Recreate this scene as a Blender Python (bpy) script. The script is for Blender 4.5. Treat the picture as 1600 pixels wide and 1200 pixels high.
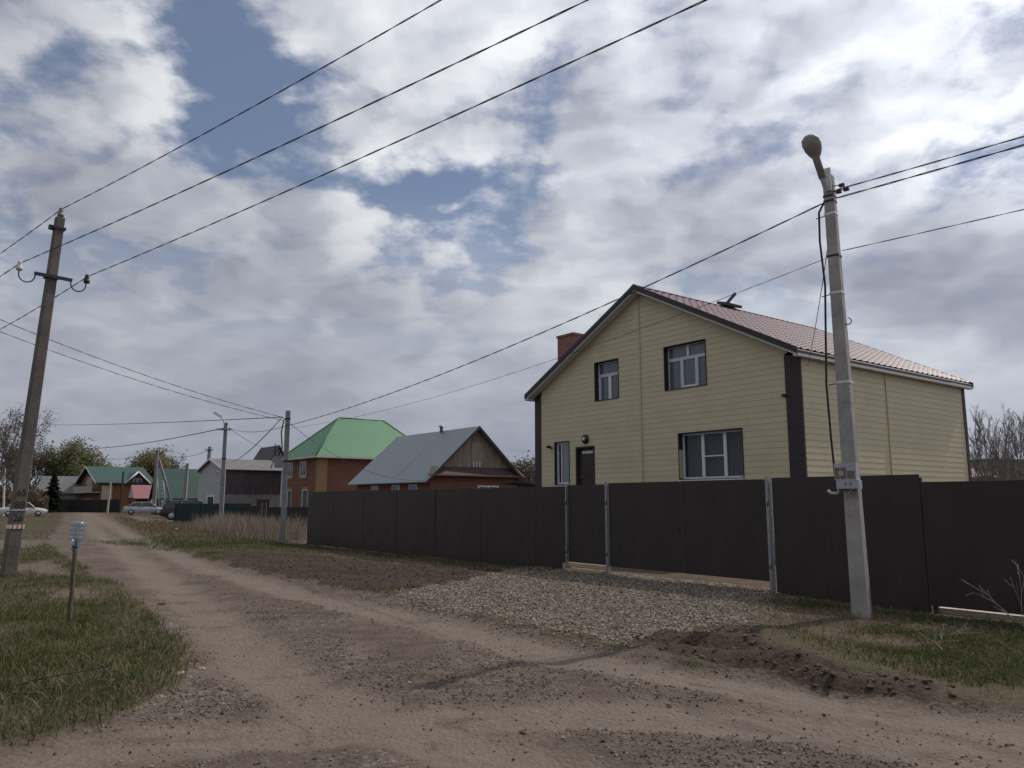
import bpy, math, random
import numpy as np
from mathutils import Vector, Matrix

# ------------------------------------------------------------------ camera, sky, sun, exposure
for o in list(bpy.data.objects):
    bpy.data.objects.remove(o, do_unlink=True)
scene = bpy.context.scene
COL = scene.collection
CAM_H = 1.65
F_PX, PITCH = 1200.0, math.atan(182 / 1200.0)
cam_data = bpy.data.cameras.new('camera')
cam_data.sensor_width = 36
cam_data.lens = 36 * F_PX / 1600
cam_data.clip_start = 0.05
cam_data.clip_end = 3000
cam = bpy.data.objects.new('camera', cam_data)
COL.objects.link(cam)
cam.location = (0, 0, CAM_H)
cam.rotation_euler = (math.pi / 2 + PITCH, 0, 0)
scene.camera = cam
scene.render.resolution_x, scene.render.resolution_y = 1024, 768

SUN_EL = math.radians(48.5)
SUN_AZ = math.atan2(0.85, 0.53)            # clockwise from +Y
sun_dir = Vector((math.sin(SUN_AZ) * math.cos(SUN_EL), math.cos(SUN_AZ) * math.cos(SUN_EL), math.sin(SUN_EL)))
sun_data = bpy.data.lights.new('sun', 'SUN')
sun_data.energy = 3.0
sun_data.angle = math.radians(0.7)
sun_data.color = (1.0, 0.93, 0.84)
sun = bpy.data.objects.new('sun', sun_data)
COL.objects.link(sun)
sun.rotation_euler = sun_dir.to_track_quat('Z', 'Y').to_euler()

scene.view_settings.view_transform = 'Standard'
scene.view_settings.look = 'None'
scene.view_settings.gamma = 1
scene.view_settings.exposure = -0.10
scene.view_settings.use_curve_mapping = False


class NT:
    """small node-tree writer"""
    def __init__(self, tree):
        self.t = tree
        self.t.nodes.clear()

    def n(self, kind, **kw):
        node = self.t.nodes.new(kind)
        for k, v in kw.items():
            setattr(node, k, v)
        return node

    def link(self, a, b):
        self.t.links.new(a, b)

    def put(self, sock, v):
        if hasattr(v, 'is_output') or isinstance(v, bpy.types.NodeSocket):
            self.link(v, sock)
        elif v is not None:
            if isinstance(v, (tuple, list)) and len(v) == 3 and sock.type == 'RGBA':
                v = (*v, 1)
            elif isinstance(v, (int, float)) and sock.type == 'RGBA':
                v = (v, v, v, 1)
            sock.default_value = v

    def math(self, op, a, b=None, c=None, clamp=False):
        m = self.n('ShaderNodeMath', operation=op, use_clamp=clamp)
        self.put(m.inputs[0], a)
        if b is not None:
            self.put(m.inputs[1], b)
        if c is not None:
            self.put(m.inputs[2], c)
        return m.outputs[0]

    def vmath(self, op, a, b=None):
        m = self.n('ShaderNodeVectorMath', operation=op)
        self.put(m.inputs[0], a)
        if b is not None:
            self.put(m.inputs[1], b)
        return m

    def noise(self, vec, scale, detail=4, rough=0.55, dist=0.0, dims='3D'):
        m = self.n('ShaderNodeTexNoise', noise_dimensions=dims)
        if vec is not None:
            self.link(vec, m.inputs['Vector'])
        m.inputs['Scale'].default_value = scale
        m.inputs['Detail'].default_value = detail
        m.inputs['Roughness'].default_value = rough
        m.inputs['Distortion'].default_value = dist
        return m.outputs['Fac']

    def mix(self, fac, a, b, blend='MIX'):
        m = self.n('ShaderNodeMix', data_type='RGBA', blend_type=blend)
        self.put(m.inputs['Factor'], fac)
        self.put(m.inputs['A'], a)
        self.put(m.inputs['B'], b)
        return m.outputs['Result']

    def ramp(self, fac, stops, interp='LINEAR'):
        m = self.n('ShaderNodeValToRGB')
        m.color_ramp.interpolation = interp
        el = m.color_ramp.elements
        while len(el) < len(stops):
            el.new(0.5)
        for e, (p, c) in zip(el, stops):
            e.position = p
            e.color = (*c, 1) if isinstance(c, (tuple, list)) else (c, c, c, 1)
        self.put(m.inputs[0], fac)
        return m.outputs[0]

    def smooth(self, v, a, b, lo=0.0, hi=1.0):
        m = self.n('ShaderNodeMapRange', interpolation_type='SMOOTHSTEP')
        self.put(m.inputs['Value'], v)
        m.inputs['From Min'].default_value = a
        m.inputs['From Max'].default_value = b
        m.inputs['To Min'].default_value = lo
        m.inputs['To Max'].default_value = hi
        return m.outputs['Result']


def pixel_ray(px, py):
    a, v = (px - 800) / F_PX, (600 - py) / F_PX
    return np.array([a, math.cos(PITCH) - v * math.sin(PITCH), math.sin(PITCH) + v * math.cos(PITCH)])


# world: blue daylight sky behind a broken layer of cloud
world = bpy.data.worlds.new('World')
scene.world = world
world.use_nodes = True
world.cycles.sampling_method = 'MANUAL'
world.cycles.sample_map_resolution = 512
w = NT(world.node_tree)
tc = w.n('ShaderNodeTexCoord')
dirv = w.vmath('NORMALIZE', tc.outputs['Generated']).outputs[0]
sky = w.n('ShaderNodeTexSky', sky_type='NISHITA')
sky.sun_disc = False
sky.sun_elevation = SUN_EL
sky.sun_rotation = SUN_AZ
sky.air_density, sky.dust_density, sky.ozone_density = 1.0, 0.6, 2.0
sep = w.n('ShaderNodeSeparateXYZ')
w.link(dirv, sep.inputs[0])
zc = w.math('ADD', w.math('MAXIMUM', sep.outputs[2], 0.0), 0.24)
comb = w.n('ShaderNodeCombineXYZ')
w.link(w.math('DIVIDE', sep.outputs[0], zc), comb.inputs[0])
w.link(w.math('DIVIDE', sep.outputs[1], zc), comb.inputs[1])
plane = comb.outputs[0]


def cloud_plane(px, py):
    r = pixel_ray(px, py)
    r = r / np.linalg.norm(r)
    z = max(r[2], 0) + 0.24
    return r[0] / z, r[1] / z


def blob(p0, p1, wid, soft=1.0):
    """soft elongated region of the cloud layer between two points of it"""
    (ax, ay), (bx, by) = cloud_plane(*p0), cloud_plane(*p1)
    cx, cy = (ax + bx) / 2, (ay + by) / 2
    L = math.hypot(bx - ax, by - ay) / 2 + wid
    ang = math.atan2(by - ay, bx - ax)
    off = w.vmath('SUBTRACT', warp, (cx, cy, 0)).outputs[0]
    m = w.n('ShaderNodeMapping')
    m.vector_type = 'TEXTURE'
    m.inputs['Rotation'].default_value = (0, 0, ang)
    m.inputs['Scale'].default_value = (L, wid, 1)
    w.link(off, m.inputs['Vector'])
    ln = w.vmath('LENGTH', m.outputs[0]).outputs['Value']
    return w.smooth(ln, 0.1, 1.0 + 0.5 * soft, 1.0, 0.0)


def warped(vec, scale, amount, detail=3):
    wn = w.n('ShaderNodeTexNoise', noise_dimensions='2D')
    w.link(vec, wn.inputs['Vector'])
    wn.inputs['Scale'].default_value = scale
    wn.inputs['Detail'].default_value = detail
    ofs = w.vmath('SCALE', w.vmath('SUBTRACT', wn.outputs['Color'], (0.5, 0.5, 0.5)).outputs[0])
    ofs.inputs['Scale'].default_value = amount
    return w.vmath('ADD', vec, ofs.outputs[0]).outputs[0]


warp = warped(plane, 5.0, 0.16, 5)
sun_xy = Vector((sun_dir.x, sun_dir.y)).normalized()
SEED = (5.3, 2.9, 0.0)


def voro(v, scale, detail, smooth=0.35):
    vo = w.n('ShaderNodeTexVoronoi', feature='SMOOTH_F1', voronoi_dimensions='2D')
    vo.inputs['Scale'].default_value = scale
    vo.inputs['Detail'].default_value = detail
    vo.inputs['Roughness'].default_value = 0.5
    vo.inputs['Smoothness'].default_value = smooth
    w.link(v, vo.inputs['Vector'])
    return vo.outputs['Distance']


def puff(vec):
    """billowing cloud density: soft masses with rounded lumps on them"""
    v = w.vmath('ADD', vec, SEED).outputs[0]
    base = w.noise(v, 1.7, 9, 0.56, 0.0, '2D')
    return w.math('ADD', base, w.math('MULTIPLY', w.math('SUBTRACT', 0.45, voro(v, 3.6, 2.0)), 0.34))


d0 = puff(warp)
d1 = puff(w.vmath('ADD', warp, (sun_xy.x * 0.07, sun_xy.y * 0.07, 0)).outputs[0])
n_fine = w.noise(plane, 13.0, 7, 0.62, 0.0, '2D')
n_tone = w.noise(w.vmath('ADD', plane, (8.3, -2.0, 0)).outputs[0], 1.1, 4, 0.5, 0.0, '2D')
gap = w.math('MAXIMUM', w.math('MAXIMUM', blob((262, 10), (430, 230), 0.13), blob((430, 230), (740, 350), 0.14)),
             w.math('MULTIPLY', blob((870, 60), (860, 400), 0.06), 0.45))
gap = w.math('MAXIMUM', gap, w.math('MULTIPLY', blob((40, 130), (230, 75), 0.09), 0.7))
gap = w.math('MAXIMUM', gap, w.math('MULTIPLY', blob((1260, 110), (1330, 130), 0.05), 0.5))
low = w.smooth(sep.outputs[2], 0.02, 0.44, 1.0, 0.0)
calm = w.math('SUBTRACT', 1.0, w.math('MULTIPLY', low, 0.55))
cover = w.math('ADD', d0, w.math('MULTIPLY', w.math('SUBTRACT', n_fine, 0.5), 0.30))
cover = w.math('SUBTRACT', w.math('ADD', cover, 0.225), w.math('MULTIPLY', gap, 0.30))
dark = w.math('ADD', blob((1400, 430), (1680, 500), 0.24), w.math('MULTIPLY', blob((1020, 400), (1150, 430), 0.15), 0.5))
cover = w.math('ADD', cover, w.math('MULTIPLY', dark, 0.16))
alpha = w.smooth(cover, 0.35, 0.62)
# relief: cloud that faces the sun is brighter than cloud behind other cloud
relief = w.math('MULTIPLY', w.math('MULTIPLY', w.math('SUBTRACT', d0, d1), 1.6), calm)
tone = w.math('ADD', w.math('ADD', w.math('MULTIPLY', w.math('SUBTRACT', n_tone, 0.5), 1.1), relief),
              w.math('MULTIPLY', w.math('MULTIPLY', w.math('SUBTRACT', n_fine, 0.5), 0.30), calm))
tone = w.math('SUBTRACT', w.math('ADD', tone, 0.68), w.math('MULTIPLY', dark, 0.75))
tone = w.math('ADD', tone, w.math('MULTIPLY', w.math('SUBTRACT', 0.68, cover), 0.50), clamp=True)     # thin cloud lets more light through
ccol = w.ramp(tone, [(0.0, (0.25, 0.268, 0.34)), (0.3, (0.38, 0.403, 0.475)), (0.6, (0.57, 0.595, 0.665)), (1.0, (0.90, 0.92, 0.96))])
# forward scattering round the veiled sun, and grey thickening of the layer towards the horizon
dot = w.vmath('DOT_PRODUCT', dirv, tuple(sun_dir)).outputs['Value']
glow = w.math('POWER', w.math('MAXIMUM', dot, 0.0), 3.0)
ccol = w.mix(1.0, ccol, w.math('ADD', 0.84, w.math('MULTIPLY', glow, 0.95)), 'MULTIPLY')
ccol = w.mix(w.math('MULTIPLY', low, 0.74), ccol, w.mix(w.smooth(dot, 0.2, 0.85), (0.265, 0.292, 0.372), (0.41, 0.445, 0.525)))
alpha = w.math('MAXIMUM', alpha, w.smooth(sep.outputs[2], 0.14, 0.40, 1.0, 0.0))
sk = w.mix(1.0, sky.outputs[0], 0.082, 'MULTIPLY')
hsv = w.n('ShaderNodeHueSaturation')
hsv.inputs['Saturation'].default_value = 1.08
w.link(sk, hsv.inputs['Color'])
sky_mix = w.mix(alpha, w.mix(0.30, hsv.outputs[0], (0.33, 0.355, 0.46)), ccol)
bg = w.n('ShaderNodeBackground')
w.link(w.mix(1.0, sky_mix, (10.0, 10.0, 10.0), 'MULTIPLY'), bg.inputs['Color'])
bg.inputs['Strength'].default_value = 0.1
wo = w.n('ShaderNodeOutputWorld')
w.link(bg.outputs[0], wo.inputs[0])

# ------------------------------------------------------------------ helpers
R = random.Random(7)
NPR = np.random.default_rng(11)


def G(px, py, z=0.0):
    """point of the ground that the photograph shows at a pixel"""
    r = pixel_ray(px, py)
    t = (z - CAM_H) / r[2]
    return np.array([r[0] * t, r[1] * t])


def at(px, py, Y):
    r = pixel_ray(px, py)
    return Vector((r[0] / r[1] * Y, Y, CAM_H + r[2] / r[1] * Y))


DX, DY = 0.61251654, -0.79045777          # along the fence and the plots, towards the camera
LOT = math.atan2(DY, DX)


def hash2(ix, iy, s):
    h = (ix * 374761393 + iy * 668265263 + s * 1274126177) & 0xFFFFFFFF
    h = ((h ^ (h >> 13)) * 1274126177) & 0xFFFFFFFF
    return ((h ^ (h >> 16)) & 0xFFFF) / 65535.0


def vnoise(x, y, s=0):
    x, y = np.asarray(x, float), np.asarray(y, float)
    ix, iy = np.floor(x).astype(np.int64), np.floor(y).astype(np.int64)
    fx, fy = x - ix, y - iy
    fx, fy = fx * fx * (3 - 2 * fx), fy * fy * (3 - 2 * fy)
    a, b = hash2(ix, iy, s), hash2(ix + 1, iy, s)
    c, d = hash2(ix, iy + 1, s), hash2(ix + 1, iy + 1, s)
    return (a + (b - a) * fx) * (1 - fy) + (c + (d - c) * fx) * fy


def fbm(x, y, s=0, oct=4):
    t, amp, tot = 0, 1.0, 0
    for k in range(oct):
        t = t + amp * vnoise(x * 2 ** k, y * 2 ** k, s + 17 * k)
        tot += amp
        amp *= 0.5
    return t / tot


def sdist(x, y, poly):
    """signed distance to a polygon, negative inside"""
    d2 = np.full(np.shape(x), 1e12)
    inside = np.zeros(np.shape(x), bool)
    n = len(poly)
    for i in range(n):
        ax, ay = poly[i]
        bx, by = poly[(i + 1) % n]
        ex, ey = bx - ax, by - ay
        L = ex * ex + ey * ey + 1e-12
        t = np.clip(((x - ax) * ex + (y - ay) * ey) / L, 0, 1)
        d2 = np.minimum(d2, (x - ax - t * ex) ** 2 + (y - ay - t * ey) ** 2)
        if abs(by - ay) > 1e-12:
            c = ((ay > y) != (by > y)) & (x < ex * (y - ay) / (by - ay) + ax)
            inside ^= c
    d = np.sqrt(d2)
    return np.where(inside, -d, d)


def ldist(x, y, line):
    d2 = np.full(np.shape(x), 1e12)
    for (ax, ay), (bx, by) in zip(line[:-1], line[1:]):
        ex, ey = bx - ax, by - ay
        t = np.clip(((x - ax) * ex + (y - ay) * ey) / (ex * ex + ey * ey + 1e-12), 0, 1)
        d2 = np.minimum(d2, (x - ax - t * ex) ** 2 + (y - ay - t * ey) ** 2)
    return np.sqrt(d2)


def sstep(v, a, b):
    t = np.clip((v - a) / (b - a), 0, 1)
    return t * t * (3 - 2 * t)


def tag(o, label=None, cat=None, group=None, kind=None):
    if label:
        o['label'] = label
    if cat:
        o['category'] = cat
    if group:
        o['group'] = group
    if kind:
        o['kind'] = kind
    return o


def empty(name, loc, rz=0.0, label=None, cat=None, group=None, tilt=(0, 0)):
    o = bpy.data.objects.new(name, None)
    COL.objects.link(o)
    o.location = loc
    o.rotation_euler = (tilt[0], tilt[1], rz)
    o.empty_display_size = 0.2
    return tag(o, label, cat, group)


def link_mesh(name, me, mat, parent=None, loc=None, rot=None):
    o = bpy.data.objects.new(name, me)
    COL.objects.link(o)
    if mat is not None and not me.materials:
        me.materials.append(mat)
    if parent is not None:
        o.parent = parent
    if loc is not None:
        o.location = loc
    if rot is not None:
        o.rotation_euler = rot
    return o


def np_mesh(name, v, f, smooth=False):
    """mesh from numpy arrays; f is (n, 3) or (n, 4)"""
    me = bpy.data.meshes.new(name)
    v, f = np.asarray(v, np.float32), np.asarray(f, np.int32)
    k = f.shape[1]
    me.vertices.add(len(v))
    me.vertices.foreach_set('co', v.ravel())
    me.loops.add(f.size)
    me.loops.foreach_set('vertex_index', f.ravel())
    me.polygons.add(len(f))
    me.polygons.foreach_set('loop_start', np.arange(0, f.size, k, dtype=np.int32))
    me.polygons.foreach_set('use_smooth', np.full(len(f), smooth))
    me.update(calc_edges=True)
    return me


class MB:
    """collects simple shapes; build() links them as one mesh object"""
    def __init__(self):
        self.v, self.f, self.s = [], [], []

    def add(self, vs, fs, smooth=False):
        b = len(self.v)
        self.v += [tuple(p) for p in vs]
        self.f += [tuple(b + i for i in q) for q in fs]
        self.s += [smooth] * len(fs)
        return self

    def box(self, x0, x1, y0, y1, z0, z1):
        vs = [(x, y, z) for z in (z0, z1) for y in (y0, y1) for x in (x0, x1)]
        return self.add(vs, [(0, 2, 3, 1), (4, 5, 7, 6), (0, 1, 5, 4), (2, 6, 7, 3), (0, 4, 6, 2), (1, 3, 7, 5)])

    def cbox(self, c, s, rot=None):
        """box by centre and size, turned by a matrix"""
        hx, hy, hz = s[0] / 2, s[1] / 2, s[2] / 2
        vs = [Vector((x, y, z)) for z in (-hz, hz) for y in (-hy, hy) for x in (-hx, hx)]
        if rot is not None:
            vs = [rot @ q for q in vs]
        c = Vector(c)
        return self.add([q + c for q in vs], [(0, 2, 3, 1), (4, 5, 7, 6), (0, 1, 5, 4), (2, 6, 7, 3), (0, 4, 6, 2), (1, 3, 7, 5)])

    def frustum(self, bot, top, z0, z1, cb=(0, 0), ct=(0, 0)):
        """four-sided tapering post; bot, top = half sizes"""
        vs = [(cb[0] + sx * bot[0], cb[1] + sy * bot[1], z0) for sx, sy in ((-1, -1), (1, -1), (1, 1), (-1, 1))]
        vs += [(ct[0] + sx * top[0], ct[1] + sy * top[1], z1) for sx, sy in ((-1, -1), (1, -1), (1, 1), (-1, 1))]
        return self.add(vs, [(3, 2, 1, 0), (4, 5, 6, 7), (0, 1, 5, 4), (1, 2, 6, 5), (2, 3, 7, 6), (3, 0, 4, 7)])

    def prism(self, pts, axis, a, b):
        """polygon (two coordinates) extruded along x, y or z from a to b"""
        def mk(p, q):
            return {'x': (q, p[0], p[1]), 'y': (p[0], q, p[1]), 'z': (p[0], p[1], q)}[axis]
        n = len(pts)
        vs = [mk(p, a) for p in pts] + [mk(p, b) for p in pts]
        fs = [tuple(range(n))[::-1], tuple(range(n, 2 * n))]
        fs += [(i, (i + 1) % n, n + (i + 1) % n, n + i) for i in range(n)]
        return self.add(vs, fs)

    def quad(self, a, b, c, d):
        return self.add([a, b, c, d], [(0, 1, 2, 3)])

    def tube(self, pts, rad, n=6, caps=True, smooth=True):
        pts = [Vector(p) for p in pts]
        rs = rad if isinstance(rad, (list, tuple)) else [rad] * len(pts)
        ref = None
        vs, fs = [], []
        for i, p in enumerate(pts):
            t = (pts[min(i + 1, len(pts) - 1)] - pts[max(i - 1, 0)])
            t = t.normalized() if t.length > 1e-9 else Vector((0, 0, 1))
            if ref is None:
                ref = t.orthogonal().normalized()
            a = (ref - t * ref.dot(t))
            a = a.normalized() if a.length > 1e-6 else t.orthogonal().normalized()
            ref = a
            b = t.cross(a)
            for k in range(n):
                th = 2 * math.pi * k / n
                vs.append(p + (a * math.cos(th) + b * math.sin(th)) * rs[i])
        for i in range(len(pts) - 1):
            for k in range(n):
                fs.append((i * n + k, i * n + (k + 1) % n, (i + 1) * n + (k + 1) % n, (i + 1) * n + k))
        if caps:
            fs.append(tuple(range(n))[::-1])
            fs.append(tuple(range((len(pts) - 1) * n, len(pts) * n)))
        return self.add(vs, fs, smooth)

    def lathe(self, prof, c=(0, 0, 0), n=16, rot=None, caps=True):
        """profile [(radius, height)] turned about z"""
        vs, fs = [], []
        c = Vector(c)
        for r, z in prof:
            for k in range(n):
                th = 2 * math.pi * k / n
                q = Vector((r * math.cos(th), r * math.sin(th), z))
                vs.append((rot @ q if rot is not None else q) + c)
        for i in range(len(prof) - 1):
            for k in range(n):
                fs.append((i * n + k, i * n + (k + 1) % n, (i + 1) * n + (k + 1) % n, (i + 1) * n + k))
        if caps:
            fs.append(tuple(range(n))[::-1])
            fs.append(tuple(range((len(prof) - 1) * n, len(prof) * n)))
        return self.add(vs, fs, True)

    def mesh(self, name):
        me = bpy.data.meshes.new(name)
        me.from_pydata([tuple(p) for p in self.v], [], self.f)
        me.polygons.foreach_set('use_smooth', self.s)
        me.update()
        return me

    def build(self, name, mat, parent=None, loc=None, rot=None):
        return link_mesh(name, self.mesh(name), mat, parent, loc, rot)


def copy_tree(o, parent=None):
    c = o.copy()
    COL.objects.link(c)
    c.parent = parent
    for ch in list(o.children):
        copy_tree(ch, c)
    return c


# ------------------------------------------------------------------ materials
MATS = {}


def material(name, col, rough=0.8, var=0.12, scale=6.0, metal=0.0, spec=0.35, bump=0.0, bscale=40.0, dirt=None, dirt_amt=0.0,
             island=0.0, stretch=None):
    """plain surface with mottling, fine relief and optional stains"""
    m = bpy.data.materials.new(name)
    m.use_nodes = True
    t = NT(m.node_tree)
    bs = t.n('ShaderNodeBsdfPrincipled')
    out = t.n('ShaderNodeOutputMaterial')
    t.link(bs.outputs[0], out.inputs[0])
    tco = t.n('ShaderNodeTexCoord').outputs['Object']
    if stretch:
        mp = t.n('ShaderNodeMapping')
        mp.inputs['Scale'].default_value = stretch
        t.link(tco, mp.inputs['Vector'])
        tco = mp.outputs[0]
    f = t.noise(tco, scale, 6, 0.62)
    lo = tuple(max(0, c * (1 - var)) for c in col)
    hi = tuple(min(1, c * (1 + var)) for c in col)
    c = t.ramp(f, [(0.3, lo), (0.7, hi)])
    if dirt:
        g = t.noise(tco, scale * 0.45, 8, 0.7, 0.4)
        c = t.mix(t.smooth(g, 0.5, 0.68, 0, dirt_amt), c, dirt)
    if island:
        ri = t.n('ShaderNodeNewGeometry').outputs['Random Per Island']
        c = t.mix(1.0, c, t.ramp(ri, [(0, 1 - island), (1, 1 + island)]), 'MULTIPLY')
        oi = t.n('ShaderNodeObjectInfo').outputs['Random']
        c = t.mix(1.0, c, t.ramp(oi, [(0, 1 - island * 0.5), (1, 1 + island * 0.5)]), 'MULTIPLY')
    t.link(c, bs.inputs['Base Color'])
    bs.inputs['Roughness'].default_value = rough
    bs.inputs['Metallic'].default_value = metal
    bs.inputs['Specular IOR Level'].default_value = spec
    if bump:
        bn = t.n('ShaderNodeBump')
        bn.inputs['Strength'].default_value = bump
        bn.inputs['Distance'].default_value = 0.02
        t.link(t.noise(tco, bscale, 5, 0.6), bn.inputs['Height'])
        t.link(bn.outputs[0], bs.inputs['Normal'])
    MATS[name] = m
    return m


M = MATS
material('concrete', (0.30, 0.285, 0.265), 0.9, 0.22, 3, bump=0.5, bscale=30, dirt=(0.17, 0.155, 0.14), dirt_amt=0.7)
material('concrete_dark', (0.118, 0.102, 0.09), 0.92, 0.25, 2.5, bump=0.6, bscale=25, dirt=(0.09, 0.075, 0.065), dirt_amt=0.7)
material('concrete_grey', (0.21, 0.21, 0.22), 0.9, 0.2, 2.5, bump=0.4, bscale=25)
material('black_metal', (0.025, 0.025, 0.03), 0.5, 0.2, 8)
material('galvanised', (0.26, 0.28, 0.30), 0.42, 0.2, 12, metal=0.7)
material('steel_band', (0.50, 0.51, 0.52), 0.45, 0.15, 20, metal=0.5)
material('lamp_grey', (0.42, 0.42, 0.42), 0.55, 0.12, 12)
material('lamp_glass', (0.34, 0.33, 0.32), 0.25, 0.1, 12, spec=0.5)
material('insulator_dark', (0.16, 0.15, 0.14), 0.3, 0.2, 12)
material('porcelain', (0.55, 0.53, 0.48), 0.25, 0.1, 12)
material('cable', (0.02, 0.02, 0.025), 0.6, 0.1, 5)
material('fence_brown', (0.034, 0.0255, 0.0235), 0.42, 0.18, 2.0, spec=0.3, island=0.10, dirt=(0.045, 0.037, 0.032), dirt_amt=0.30, stretch=(1, 1, 0.5))
material('fence_dark', (0.03, 0.026, 0.026), 0.7, 0.3, 3)
material('fence_green', (0.012, 0.035, 0.035), 0.6, 0.2, 2.0)
material('siding', (0.505, 0.438, 0.29), 0.55, 0.06, 1.5, spec=0.3, island=0.05, dirt=(0.40, 0.35, 0.235), dirt_amt=0.3)
material('siding_trim', (0.45, 0.395, 0.265), 0.6, 0.05, 3)
material('corner_brown', (0.035, 0.027, 0.027), 0.6, 0.2, 3, stretch=(1, 1, 8))
material('reveal_brown', (0.03, 0.024, 0.022), 0.6, 0.15, 5)
material('skirt_brown', (0.055, 0.035, 0.032), 0.7, 0.2, 2)
material('soffit', (0.50, 0.49, 0.47), 0.6, 0.06, 3)
material('wall_core', (0.14, 0.12, 0.10), 0.9, 0.1, 3)
material('roof_pink', (0.20, 0.125, 0.128), 0.42, 0.14, 1.2, spec=0.5, island=0.06, dirt=(0.16, 0.10, 0.10), dirt_amt=0.5)
material('roof_trim', (0.03, 0.024, 0.026), 0.5, 0.15, 5)
material('window_white', (0.62, 0.63, 0.66), 0.4, 0.04, 6)
material('window_film', (0.48, 0.49, 0.53), 0.5, 0.55, 45)
material('door_brown', (0.035, 0.025, 0.022), 0.5, 0.2, 5)
material('brick_red', (0.30, 0.115, 0.075), 0.9, 0.25, 5, island=0.1)
material('brick_orange', (0.33, 0.115, 0.06), 0.9, 0.16, 3.0, bump=0.3)
material('brick_yellow', (0.26, 0.165, 0.092), 0.9, 0.14, 3)
material('roof_green', (0.05, 0.165, 0.072), 0.5, 0.1, 1.0, spec=0.4)
material('roof_teal', (0.014, 0.052, 0.041), 0.55, 0.12, 1.0)
material('roof_grey', (0.165, 0.195, 0.215), 0.5, 0.06, 0.8)
material('roof_slate', (0.135, 0.132, 0.135), 0.8, 0.2, 1.5)
material('roof_dark', (0.055, 0.05, 0.055), 0.7, 0.2, 2)
material('roof_rose', (0.26, 0.11, 0.115), 0.6, 0.1, 1.5)
material('wood_grey', (0.235, 0.19, 0.14), 0.9, 0.35, 4, island=0.28, stretch=(3, 3, 0.4))
material('wood_brown', (0.16, 0.07, 0.035), 0.8, 0.3, 3, stretch=(1, 1, 6))
material('wood_pale', (0.38, 0.30, 0.20), 0.85, 0.25, 4, stretch=(0.6, 4, 4), bump=0.3)
material('post_wood', (0.10, 0.088, 0.078), 0.92, 0.35, 9, bump=0.6, bscale=30, stretch=(3, 3, 0.5), dirt=(0.08, 0.065, 0.055), dirt_amt=0.6)
material('white_wall', (0.36, 0.36, 0.38), 0.8, 0.08, 1.5)
material('grey_wall', (0.20, 0.19, 0.185), 0.9, 0.2, 1.2)
material('beige_panel', (0.36, 0.31, 0.25), 0.8, 0.1, 2)
material('wall_brown', (0.075, 0.055, 0.06), 0.55, 0.3, 2, island=0.2)
material('bark_dark', (0.06, 0.05, 0.042), 0.95, 0.3, 5)
material('bark_grey', (0.12, 0.105, 0.095), 0.95, 0.3, 5)
material('bark_birch', (0.48, 0.46, 0.43), 0.85, 0.45, 3, stretch=(1, 1, 2.5))
material('twig', (0.21, 0.18, 0.17), 0.95, 0.3, 5)
material('twig_pale', (0.22, 0.19, 0.15), 0.95, 0.3, 5)
material('paint_black', (0.015, 0.015, 0.015), 0.8, 0.2, 20)
material('paint_white', (0.5, 0.49, 0.46), 0.9, 0.25, 20)
material('tape_white', (0.55, 0.50, 0.48), 0.7, 0.2, 20)
material('tape_red', (0.40, 0.06, 0.05), 0.7, 0.2, 20)
material('meter_grey', (0.33, 0.34, 0.37), 0.5, 0.1, 10)
material('meter_brown', (0.14, 0.115, 0.085), 0.35, 0.4, 25)
material('tyre', (0.018, 0.018, 0.018), 0.85, 0.2, 10)
material('alloy', (0.35, 0.36, 0.38), 0.4, 0.15, 10, metal=0.6)
material('car_white', (0.52, 0.52, 0.50), 0.35, 0.06, 2, spec=0.5)
material('car_silver', (0.40, 0.42, 0.46), 0.3, 0.06, 2, metal=0.35, spec=0.5)
material('car_dark', (0.014, 0.016, 0.02), 0.25, 0.1, 2, spec=0.5)
material('car_glass', (0.02, 0.024, 0.03), 0.12, 0.1, 2, spec=0.5)
material('lamp_red', (0.35, 0.03, 0.03), 0.3, 0.1, 5)
material('lamp_clear', (0.6, 0.6, 0.58), 0.2, 0.1, 5)
material('cap_blue', (0.03, 0.09, 0.22), 0.5, 0.1, 5)
material('litter_white', (0.6, 0.6, 0.58), 0.7, 0.1, 10)
material('sunlit_strip', (0.42, 0.37, 0.30), 0.9, 0.2, 4)  # pale tone carries the sunlight on the ground below the right fence
material('curtain', (0.62, 0.57, 0.52), 0.9, 0.25, 1.5, stretch=(6, 1, 0.3))
material('blind', (0.33, 0.35, 0.38), 0.8, 0.1, 2)
material('step_ladder', (0.34, 0.37, 0.38), 0.5, 0.1, 5)


def glass_material(name, tint, clear, rough=0.03):
    """window pane: part lets the room behind it through, part mirrors the sky"""
    m = bpy.data.materials.new(name)
    m.use_nodes = True
    t = NT(m.node_tree)
    out = t.n('ShaderNodeOutputMaterial')
    bs = t.n('ShaderNodeBsdfPrincipled')
    bs.inputs['Base Color'].default_value = (*tint, 1)
    bs.inputs['Roughness'].default_value = rough
    bs.inputs['Specular IOR Level'].default_value = 0.6
    bn = t.n('ShaderNodeBump')
    bn.inputs['Strength'].default_value = 0.06
    bn.inputs['Distance'].default_value = 0.05
    t.link(t.noise(t.n('ShaderNodeTexCoord').outputs['Object'], 1.3, 2), bn.inputs['Height'])
    t.link(bn.outputs[0], bs.inputs['Normal'])
    if clear > 0:
        tr = t.n('ShaderNodeBsdfTransparent')
        tr.inputs[0].default_value = (0.8, 0.84, 0.88, 1)
        mx = t.n('ShaderNodeMixShader')
        mx.inputs[0].default_value = clear
        t.link(bs.outputs[0], mx.inputs[1])
        t.link(tr.outputs[0], mx.inputs[2])
        t.link(mx.outputs[0], out.inputs[0])
    else:
        t.link(bs.outputs[0], out.inputs[0])
    M[name] = m


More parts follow.
